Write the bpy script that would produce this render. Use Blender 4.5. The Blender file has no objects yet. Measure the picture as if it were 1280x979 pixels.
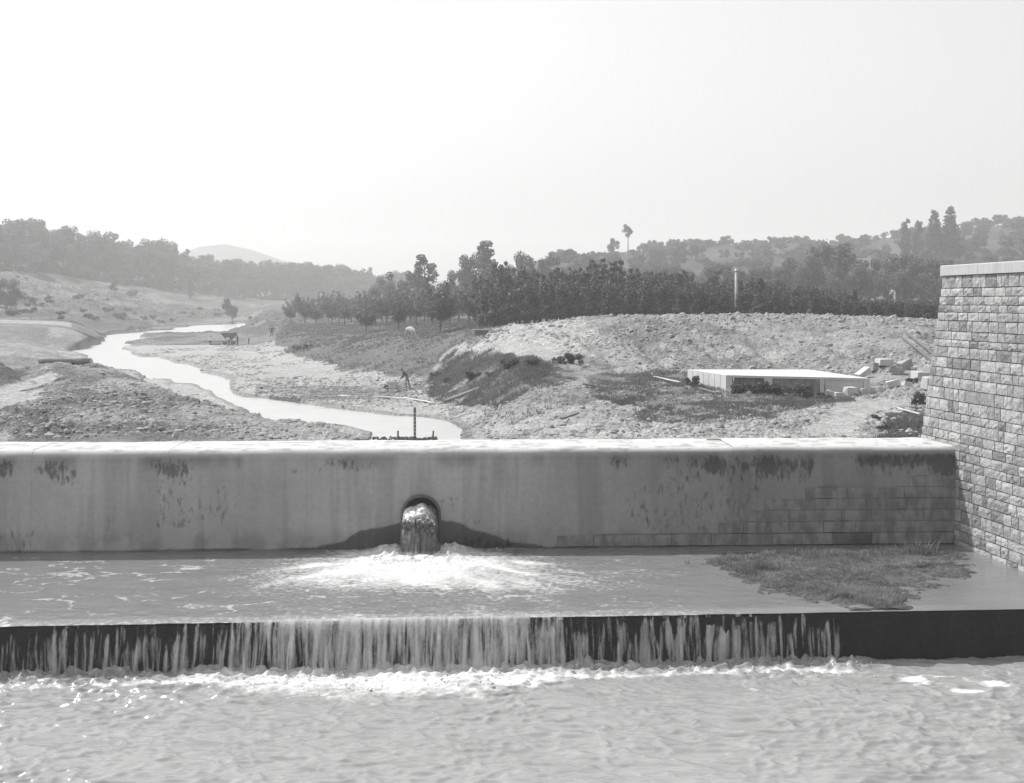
import bpy, bmesh, math, random
import numpy as np
from mathutils import Vector, Matrix

random.seed(7)
RNG = np.random.default_rng(7)
SC = bpy.context.scene
COL = SC.collection

# ------------------------------------------------------------------ camera, sky, sun
F = 1500.0          # focal length in photo pixels (photo 1280 wide)
PX0, HOR = 640.0, 378.0
cam_d = bpy.data.cameras.new('camera')
cam = bpy.data.objects.new('camera', cam_d)
COL.objects.link(cam)
cam.location = (0, 0, 0)
cam.rotation_euler = (math.radians(90), 0, 0)
cam_d.sensor_width = 36
cam_d.lens = 36 * F / 1280
cam_d.shift_y = -(489.5 - HOR) / 1280
cam_d.clip_start = 0.5
cam_d.clip_end = 8000
SC.camera = cam

SUN_TRAVEL = Vector((0.66, -0.43, -1.0)).normalized()
to_sun = -SUN_TRAVEL
sun_el = math.asin(to_sun.z)
sun_az = math.atan2(to_sun.x, to_sun.y)      # clockwise from +Y
world = bpy.data.worlds.new('World')
SC.world = world
world.use_nodes = True
wn = world.node_tree
for n in list(wn.nodes):
    wn.nodes.remove(n)
sky = wn.nodes.new('ShaderNodeTexSky')
sky.sky_type = 'NISHITA'
sky.sun_disc = False
sky.sun_elevation = sun_el
sky.sun_rotation = sun_az
sky.air_density = 2.6
sky.dust_density = 3.5
sky.ozone_density = 1.0
sky.altitude = 200
bw = wn.nodes.new('ShaderNodeRGBToBW')        # black-and-white plate: neutral sky
bg = wn.nodes.new('ShaderNodeBackground')
bg.inputs['Strength'].default_value = 0.138
wo = wn.nodes.new('ShaderNodeOutputWorld')
wn.links.new(sky.outputs[0], bw.inputs[0])
wn.links.new(bw.outputs[0], bg.inputs[0])
wn.links.new(bg.outputs[0], wo.inputs[0])

sun_d = bpy.data.lights.new('sun', 'SUN')
sun_d.energy = 4.4
sun_d.angle = math.radians(0.5)
sun_d.color = (1.0, 0.995, 0.985)
sun = bpy.data.objects.new('sun', sun_d)
COL.objects.link(sun)
sun.rotation_euler = SUN_TRAVEL.to_track_quat('-Z', 'Y').to_euler()

SC.view_settings.view_transform = 'Standard'
SC.view_settings.look = 'None'
SC.view_settings.exposure = 0.3
SC.view_settings.gamma = 1.0
SC.view_settings.use_curve_mapping = False
SC.render.engine = 'CYCLES'
SC.cycles.max_bounces = 6
SC.cycles.volume_bounces = 1
SC.cycles.transparent_max_bounces = 12
SC.cycles.use_denoising = True

# ------------------------------------------------------------------ numeric helpers
_tabs = {}
def _tab(seed):
    if seed not in _tabs:
        _tabs[seed] = np.random.default_rng(seed + 100).random((256, 256)).astype(np.float32)
    return _tabs[seed]

def vnoise(x, y, seed=0):
    t = _tab(seed)
    xi = np.floor(x).astype(np.int64); yi = np.floor(y).astype(np.int64)
    fx = (x - xi).astype(np.float32); fy = (y - yi).astype(np.float32)
    fx = fx * fx * (3 - 2 * fx); fy = fy * fy * (3 - 2 * fy)
    x0 = xi & 255; x1 = (xi + 1) & 255; y0 = yi & 255; y1 = (yi + 1) & 255
    a = t[x0, y0]; b = t[x1, y0]; c = t[x0, y1]; d = t[x1, y1]
    return (a + (b - a) * fx) * (1 - fy) + (c + (d - c) * fx) * fy

def fbm(x, y, seed=0, octv=4, rough=0.5):
    s = 0; a = 1.0; n = 0
    for k in range(octv):
        s = s + a * vnoise(x * 2 ** k + 17.3 * k, y * 2 ** k - 9.1 * k, seed + k)
        n += a; a *= rough
    return s / n

def sstep(a, b, x):
    t = np.clip((x - a) / (b - a), 0, 1)
    return t * t * (3 - 2 * t)

def gsmooth(a, sig, axis):
    r = int(sig * 3) + 1
    k = np.exp(-0.5 * (np.arange(-r, r + 1) / sig) ** 2); k /= k.sum()
    pad = [(0, 0)] * a.ndim; pad[axis] = (r, r)
    p = np.pad(a, pad, mode='edge')
    out = np.zeros_like(a)
    n = a.shape[axis]
    for i, w in enumerate(k):
        out += w * (p[i:i + n] if axis == 0 else p[:, i:i + n])
    return out

def in_poly(px, py, poly):
    inside = np.zeros(px.shape, bool)
    n = len(poly)
    for i in range(n):
        x1, y1 = poly[i]; x2, y2 = poly[(i + 1) % n]
        c = ((y1 > py) != (y2 > py))
        xx = (x2 - x1) * (py - y1) / ((y2 - y1) if y2 != y1 else 1e-9) + x1
        inside ^= (c & (px < xx))
    return inside

def poly_dist(px, py, poly):
    d = np.full(px.shape, 1e9)
    n = len(poly)
    for i in range(n):
        x1, y1 = poly[i]; x2, y2 = poly[(i + 1) % n]
        dx, dy = x2 - x1, y2 - y1
        L = dx * dx + dy * dy + 1e-12
        t = np.clip(((px - x1) * dx + (py - y1) * dy) / L, 0, 1)
        d = np.minimum(d, (px - x1 - t * dx) ** 2 + (py - y1 - t * dy) ** 2)
    return np.sqrt(d)

def zwater(Y):
    return np.where(np.asarray(Y) < 450, -7.0 + 0.0035 * (np.asarray(Y, float) - 60), -5.63)

def ray(px, Y, py=None, z=None):
    """a point at distance Y on the sight line of a photo pixel"""
    X = (px - PX0) * Y / F
    Z = (HOR - py) * Y / F if z is None else z
    return Vector((X, Y, Z))

# ------------------------------------------------------------------ mesh helpers
def link(name, me, material=None, parent=None, smooth=False):
    if material is not None and len(me.materials) == 0:
        me.materials.append(material)
    o = bpy.data.objects.new(name, me)
    COL.objects.link(o)
    if parent is not None:
        o.parent = parent
    return o

def np_mesh(name, verts, quads=None, tris=None, smooth=True, attrs=None):
    verts = np.asarray(verts, np.float32)
    me = bpy.data.meshes.new(name)
    nq = 0 if quads is None else len(quads)
    nt = 0 if tris is None else len(tris)
    me.vertices.add(len(verts))
    me.vertices.foreach_set('co', verts.ravel())
    loops = []
    if nq: loops.append(np.asarray(quads, np.int32).ravel())
    if nt: loops.append(np.asarray(tris, np.int32).ravel())
    loops = np.concatenate(loops)
    me.loops.add(len(loops))
    me.loops.foreach_set('vertex_index', loops)
    me.polygons.add(nq + nt)
    tot = np.concatenate([np.full(nq, 4), np.full(nt, 3)]).astype(np.int32)
    st = np.concatenate([[0], np.cumsum(tot)[:-1]]).astype(np.int32)
    me.polygons.foreach_set('loop_start', st)
    me.polygons.foreach_set('loop_total', tot)
    me.polygons.foreach_set('use_smooth', np.full(nq + nt, smooth))
    me.update(calc_edges=True)
    if attrs:
        for k, v in attrs.items():
            a = me.attributes.new(k, 'FLOAT', 'POINT')
            a.data.foreach_set('value', np.asarray(v, np.float32).ravel())
    me.validate()
    return me

def grid_quads(nr, nc, flip=False):
    i = np.arange(nr * nc).reshape(nr, nc)
    q = np.stack([i[:-1, :-1], i[:-1, 1:], i[1:, 1:], i[1:, :-1]], -1).reshape(-1, 4)
    return q[:, ::-1] if flip else q

class MB:
    def __init__(self):
        self.v = []; self.f = []
    def add(self, vs, fs):
        n = len(self.v)
        self.v += [tuple(v) for v in vs]
        self.f += [tuple(i + n for i in f) for f in fs]
        return self
    def box(self, lo, hi, m=None, jit=0.0, rnd=None):
        x0, y0, z0 = lo; x1, y1, z1 = hi
        vs = [Vector(p) for p in ((x0,y0,z0),(x1,y0,z0),(x1,y1,z0),(x0,y1,z0),(x0,y0,z1),(x1,y0,z1),(x1,y1,z1),(x0,y1,z1))]
        if jit:
            r = rnd or random
            vs = [v + Vector((r.uniform(-jit, jit), r.uniform(-jit, jit), r.uniform(-jit, jit))) for v in vs]
        if m is not None: vs = [m @ v for v in vs]
        return self.add(vs, [(0,3,2,1),(4,5,6,7),(0,1,5,4),(1,2,6,5),(2,3,7,6),(3,0,4,7)])
    def tube(self, pts, rad, seg=7, caps=True):
        pts = [Vector(p) for p in pts]
        if not hasattr(rad, '__len__'): rad = [rad] * len(pts)
        vs = []; fs = []
        up = Vector((0, 0, 1))
        for i, p in enumerate(pts):
            d = (pts[min(i + 1, len(pts) - 1)] - pts[max(i - 1, 0)]).normalized()
            a = d.cross(up)
            if a.length < 0.05: a = d.cross(Vector((0, 1, 0)))
            a.normalize(); b = d.cross(a).normalized()
            for k in range(seg):
                t = 2 * math.pi * k / seg
                vs.append(p + rad[i] * (math.cos(t) * a + math.sin(t) * b))
        for i in range(len(pts) - 1):
            for k in range(seg):
                k2 = (k + 1) % seg
                fs.append((i*seg+k, i*seg+k2, (i+1)*seg+k2, (i+1)*seg+k))
        if caps:
            fs.append(tuple(range(seg - 1, -1, -1)))
            fs.append(tuple((len(pts)-1)*seg + k for k in range(seg)))
        return self.add(vs, fs)
    def mesh(self, name, smooth=False):
        me = bpy.data.meshes.new(name)
        me.from_pydata(self.v, [], self.f)
        bm = bmesh.new(); bm.from_mesh(me)
        bmesh.ops.recalc_face_normals(bm, faces=bm.faces)
        bm.to_mesh(me); bm.free()
        me.polygons.foreach_set('use_smooth', [smooth] * len(me.polygons))
        me.update()
        return me
    def obj(self, name, material, parent=None, smooth=False, bevel=0):
        o = link(name, self.mesh(name, smooth), material, parent)
        if bevel:
            b = o.modifiers.new('bevel', 'BEVEL'); b.width = bevel; b.segments = 2; b.limit_method = 'ANGLE'
        return o

def empty(name, loc, rz=0.0):
    o = bpy.data.objects.new(name, None)
    o.empty_display_size = 0.3
    COL.objects.link(o)
    o.location = loc; o.rotation_euler = (0, 0, rz)
    return o

def tag(o, label=None, cat=None, group=None, kind=None):
    if label: o['label'] = label
    if cat: o['category'] = cat
    if group: o['group'] = group
    if kind: o['kind'] = kind
    return o

def copy_tree(o, parent=None):
    c = o.copy(); COL.objects.link(c)
    if parent is not None: c.parent = parent
    for ch in o.children:
        copy_tree(ch, c)
    return c

# ------------------------------------------------------------------ materials (neutral greys: a black-and-white plate)
def mat(name, base=0.4, rough=0.85, layers=(), bump=(), attr=None, spec=0.3, coord='world', transl=0.0, amul=1.0):
    """layers: (scale, low, high, detail, (sx,sy,sz)) grey multipliers; bump: (scale, strength, distance)"""
    m = bpy.data.materials.new(name)
    m.use_nodes = True
    nt = m.node_tree; N = nt.nodes; L = nt.links
    p = N['Principled BSDF']
    p.inputs['Roughness'].default_value = rough
    p.inputs['Specular IOR Level'].default_value = spec
    if coord == 'world':
        g = N.new('ShaderNodeNewGeometry'); src = g.outputs['Position']
    else:
        g = N.new('ShaderNodeTexCoord'); src = g.outputs['Object']
    def noise(scale, detail=4, st=(1, 1, 1), r=0.55):
        mp = N.new('ShaderNodeMapping'); mp.inputs['Scale'].default_value = st
        L.new(src, mp.inputs[0])
        n = N.new('ShaderNodeTexNoise'); n.inputs['Scale'].default_value = scale
        n.inputs['Detail'].default_value = detail; n.inputs['Roughness'].default_value = r
        L.new(mp.outputs[0], n.inputs['Vector'])
        return n.outputs['Fac']
    if attr:
        a = N.new('ShaderNodeAttribute'); a.attribute_name = attr
        cur = a.outputs['Fac']
        if amul != 1.0:
            mm = N.new('ShaderNodeMath'); mm.operation = 'MULTIPLY'; mm.inputs[1].default_value = amul
            L.new(cur, mm.inputs[0]); cur = mm.outputs[0]
    else:
        v = N.new('ShaderNodeValue'); v.outputs[0].default_value = base
        cur = v.outputs[0]
    for ly in layers:
        sc, lo, hi = ly[:3]
        det = ly[3] if len(ly) > 3 else 4
        st = ly[4] if len(ly) > 4 else (1, 1, 1)
        w = ly[5] if len(ly) > 5 else 0.22
        f = noise(sc, det, st)
        mr = N.new('ShaderNodeMapRange')
        mr.inputs['From Min'].default_value = 0.5 - w; mr.inputs['From Max'].default_value = 0.5 + w
        mr.inputs['To Min'].default_value = lo; mr.inputs['To Max'].default_value = hi
        L.new(f, mr.inputs['Value'])
        mu = N.new('ShaderNodeMath'); mu.operation = 'MULTIPLY'
        L.new(cur, mu.inputs[0]); L.new(mr.outputs[0], mu.inputs[1]); cur = mu.outputs[0]
    cc = N.new('ShaderNodeCombineColor')
    for k in range(3): L.new(cur, cc.inputs[k])
    L.new(cc.outputs[0], p.inputs['Base Color'])
    nrm = None
    for sc, strg, dist, *rest in bump:
        st = rest[0] if rest else (1, 1, 1)
        b = N.new('ShaderNodeBump'); b.inputs['Strength'].default_value = strg; b.inputs['Distance'].default_value = dist
        L.new(noise(sc, 5, st), b.inputs['Height'])
        if nrm is not None: L.new(nrm, b.inputs['Normal'])
        nrm = b.outputs[0]
    if nrm is not None: L.new(nrm, p.inputs['Normal'])
    if transl > 0:
        t = N.new('ShaderNodeBsdfTranslucent'); L.new(cc.outputs[0], t.inputs[0])
        mx = N.new('ShaderNodeMixShader'); mx.inputs[0].default_value = transl
        L.new(p.outputs[0], mx.inputs[1]); L.new(t.outputs[0], mx.inputs[2])
        L.new(mx.outputs[0], N['Material Output'].inputs['Surface'])
    return m

M = {}
M['ground'] = mat('ground_soil', attr='alb', amul=.84, rough=0.95, layers=((0.35, .9, 1.08, 4), (2.2, .74, 1.16, 5), (7, .5, 1.2, 5)), bump=((2.5, .8, .22), (7, .9, .12), (20, .7, .04)), spec=.1)
M['concrete'] = mat('smooth_concrete', attr='alb', rough=0.9, layers=((0.6, .93, 1.06, 4), (7, .92, 1.07, 5)), bump=((30, .25, .01),), spec=.2)
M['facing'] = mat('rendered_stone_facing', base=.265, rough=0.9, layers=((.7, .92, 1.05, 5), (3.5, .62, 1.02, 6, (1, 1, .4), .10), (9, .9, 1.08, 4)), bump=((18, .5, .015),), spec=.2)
M['wet_facing'] = mat('wet_stone_facing', base=.09, rough=0.45, layers=((1.3, .6, 1.6, 5, (1, 1, .3)), (9, .85, 1.1, 4)), bump=((18, .5, .015),), spec=.4)
M['joint'] = mat('joint_shadow_mortar', base=.16, rough=1, layers=((5, .6, 1.2, 3),))
M['mortar'] = mat('pale_mortar', base=.13, rough=1, layers=((3, .75, 1.15, 4), (20, .85, 1.1, 3)), bump=((30, .4, .01),))
M['ashlar'] = [mat('rough_ashlar_%s' % n, base=b, rough=.92, layers=((2.3, .74, 1.16, 5), (9, .74, 1.16, 5)), bump=((12, .9, .05), (40, .6, .015)), spec=.15)
               for n, b in (('pale', .42), ('buff', .355), ('grey', .29), ('dark', .22))]
M['coping'] = mat('coping_concrete', base=.42, rough=.9, layers=((1.2, .88, 1.06, 4), (12, .85, 1.08, 4, (1, 1, .15))), bump=((25, .3, .01),))
M['slab'] = mat('new_concrete', base=.52, rough=.9, layers=((.8, .9, 1.05, 4), (6, .9, 1.06, 4)), bump=((14, .3, .02),))
M['block'] = mat('cut_stone', base=.5, rough=.9, layers=((1.5, .8, 1.1, 4),), bump=((8, .6, .03),))
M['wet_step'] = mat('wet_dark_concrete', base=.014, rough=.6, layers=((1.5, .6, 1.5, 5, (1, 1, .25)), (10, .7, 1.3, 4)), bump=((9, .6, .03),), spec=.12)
M['wood_dark'] = mat('weathered_wood', base=.14, rough=.8, layers=((3, .7, 1.3, 4, (1, 1, 5)),))
M['wood_pale'] = mat('pale_sawn_wood', base=.55, rough=.8, layers=((3, .8, 1.1, 4),))
M['log'] = mat('barked_log', base=.26, rough=.9, layers=((5, .6, 1.2, 4, (.3, 2, 2)),), bump=((9, .8, .03, (.3, 2, 2)),))
M['iron'] = mat('dark_iron', base=.07, rough=.6, spec=.5, layers=((6, .7, 1.3, 4),))
M['bark'] = mat('tree_bark', base=.13, rough=.95, layers=((3, .7, 1.2, 4, (1, 1, .3)),))
M['leaf_sapling'] = mat('sapling_leaf', base=.12, rough=.5, spec=.4, layers=((.5, .7, 1.2, 3), (7, .45, 1.7, 2, (1, 1, 1), .12)), transl=.42)  # contrasty fine speckle paints leaf highlights into the colour
M['leaf_dark'] = mat('leaf_dark', base=.055, rough=.6, spec=.3, layers=((.15, .8, 1.2, 3), (1.3, .65, 1.3, 3)), transl=.25)
M['leaf_mid'] = mat('leaf_mid', base=.08, rough=.6, spec=.3, layers=((.15, .8, 1.2, 3), (1.3, .65, 1.3, 3)), transl=.25)
M['leaf_pale'] = mat('leaf_silver', base=.12, rough=.6, spec=.3, layers=((.2, .8, 1.2, 3), (1.3, .75, 1.2, 3)), transl=.3)
M['grass'] = mat('grass_blade', base=.15, rough=.7, spec=.2, layers=((.25, .75, 1.25, 3), (2.5, .6, 1.4, 3)), transl=.4)
M['grass_dry'] = mat('dry_grass_blade', base=.26, rough=.7, spec=.2, layers=((.6, .7, 1.2, 3), (4, .6, 1.3, 3)), transl=.3)
M['clod'] = mat('earth_clod', base=.31, rough=.95, layers=((.6, .75, 1.2, 4), (4, .7, 1.2, 4)), bump=((14, .6, .03),), spec=.1)
M['skin'] = mat('skin', base=.30, rough=.6)
M['cloth_dark'] = mat('dark_cloth', base=.05, rough=.95, coord='object', layers=((6, .8, 1.2, 3),))
M['cloth_white'] = mat('white_cloth', base=.7, rough=.95, coord='object', layers=((6, .85, 1.05, 3),))
M['cloth_mid'] = mat('grey_cloth', base=.2, rough=.95, coord='object', layers=((6, .8, 1.2, 3),))
M['hide'] = mat('white_hide', base=.42, rough=.8, coord='object', layers=((2.5, .75, 1.1, 3),))
M['horn'] = mat('dark_horn', base=.08, rough=.5)
M['hill'] = mat('distant_slope', base=.10, rough=1, layers=((.01, .7, 1.3, 5), (.05, .7, 1.3, 4)))

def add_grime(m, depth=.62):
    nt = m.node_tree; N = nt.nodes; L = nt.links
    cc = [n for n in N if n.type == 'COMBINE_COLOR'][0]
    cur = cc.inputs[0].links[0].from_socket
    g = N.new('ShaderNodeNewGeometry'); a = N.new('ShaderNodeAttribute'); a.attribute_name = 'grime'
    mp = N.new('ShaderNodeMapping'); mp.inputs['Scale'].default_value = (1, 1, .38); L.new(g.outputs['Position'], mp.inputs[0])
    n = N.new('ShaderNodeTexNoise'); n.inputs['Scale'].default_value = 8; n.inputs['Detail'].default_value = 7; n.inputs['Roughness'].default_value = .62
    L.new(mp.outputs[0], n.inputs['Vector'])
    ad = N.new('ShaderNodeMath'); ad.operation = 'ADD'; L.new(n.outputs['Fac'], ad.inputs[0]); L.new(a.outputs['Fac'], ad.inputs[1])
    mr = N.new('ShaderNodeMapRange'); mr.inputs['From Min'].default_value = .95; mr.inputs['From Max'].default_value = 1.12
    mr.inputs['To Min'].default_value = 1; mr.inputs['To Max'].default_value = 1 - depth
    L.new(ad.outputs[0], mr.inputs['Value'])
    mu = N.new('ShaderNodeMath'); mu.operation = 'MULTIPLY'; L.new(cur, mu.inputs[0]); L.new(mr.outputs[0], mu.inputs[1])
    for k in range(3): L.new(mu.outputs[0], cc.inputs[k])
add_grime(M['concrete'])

def water_mat(name, base, foam, rough, bumps, attr='foam', spec=.5):
    m = bpy.data.materials.new(name); m.use_nodes = True
    nt = m.node_tree; N = nt.nodes; L = nt.links
    p = N['Principled BSDF']
    p.inputs['IOR'].default_value = 1.33
    p.inputs['Specular IOR Level'].default_value = spec
    g = N.new('ShaderNodeNewGeometry')
    a = N.new('ShaderNodeAttribute'); a.attribute_name = attr
    def noise(scale, st=(1, 1, 1), det=4):
        mp = N.new('ShaderNodeMapping'); mp.inputs['Scale'].default_value = st
        L.new(g.outputs['Position'], mp.inputs[0])
        n = N.new('ShaderNodeTexNoise'); n.inputs['Scale'].default_value = scale
        n.inputs['Detail'].default_value = det; n.inputs['Roughness'].default_value = .6
        L.new(mp.outputs[0], n.inputs['Vector']); return n.outputs['Fac']
    # break the foam up with fine noise
    nf = noise(6, (1, 1, 1), 8)
    s1 = N.new('ShaderNodeMath'); s1.operation = 'ADD'; L.new(a.outputs['Fac'], s1.inputs[0]); L.new(nf, s1.inputs[1])
    mr = N.new('ShaderNodeMapRange'); mr.inputs['From Min'].default_value = .62; mr.inputs['From Max'].default_value = 1.25
    L.new(s1.outputs[0], mr.inputs['Value'])
    mx = N.new('ShaderNodeMix'); mx.data_type = 'FLOAT'
    mx.inputs[2].default_value = base; mx.inputs[3].default_value = foam
    L.new(mr.outputs[0], mx.inputs[0])
    nv = noise(.5, (1, 2, 1), 4)
    mv = N.new('ShaderNodeMapRange'); mv.inputs['From Min'].default_value = .3; mv.inputs['From Max'].default_value = .7
    mv.inputs['To Min'].default_value = .9; mv.inputs['To Max'].default_value = 1.08
    L.new(nv, mv.inputs['Value'])
    mu = N.new('ShaderNodeMath'); mu.operation = 'MULTIPLY'; L.new(mx.outputs[0], mu.inputs[0]); L.new(mv.outputs[0], mu.inputs[1])
    cc = N.new('ShaderNodeCombineColor')
    for k in range(3): L.new(mu.outputs[0], cc.inputs[k])
    L.new(cc.outputs[0], p.inputs['Base Color'])
    rr = N.new('ShaderNodeMix'); rr.data_type = 'FLOAT'; rr.inputs[2].default_value = rough; rr.inputs[3].default_value = .8
    L.new(mr.outputs[0], rr.inputs[0]); L.new(rr.outputs[0], p.inputs['Roughness'])
    nrm = None
    for sc, strg, dist, st in bumps:
        b = N.new('ShaderNodeBump'); b.inputs['Strength'].default_value = strg; b.inputs['Distance'].default_value = dist
        L.new(noise(sc, st), b.inputs['Height'])
        if nrm: L.new(nrm, b.inputs['Normal'])
        nrm = b.outputs[0]
    b = N.new('ShaderNodeBump'); b.inputs['Distance'].default_value = .05
    L.new(mr.outputs[0], b.inputs['Strength']); L.new(noise(11, (1, 1, 1), 6), b.inputs['Height'])
    if nrm: L.new(nrm, b.inputs['Normal'])
    L.new(b.outputs[0], p.inputs['Normal'])
    return m

M['river'] = water_mat('river_water', .40, .8, .30, ((1.2, .3, .05, (.6, 1, 1)),))
M['pool'] = water_mat('muddy_pool_water', .265, .66, .05, ((2.4, .45, .05, (.45, 1.5, 1)), (8, .14, .015, (.5, 1.3, 1))))
M['apron_water'] = water_mat('shallow_muddy_water', .165, .62, .08, ((4, .4, .035, (.8, 1.2, 1)), (14, .3, .012, (1, 1, 1))))

# ------------------------------------------------------------------ terrain behind the dam
def P(*a): return a
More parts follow.
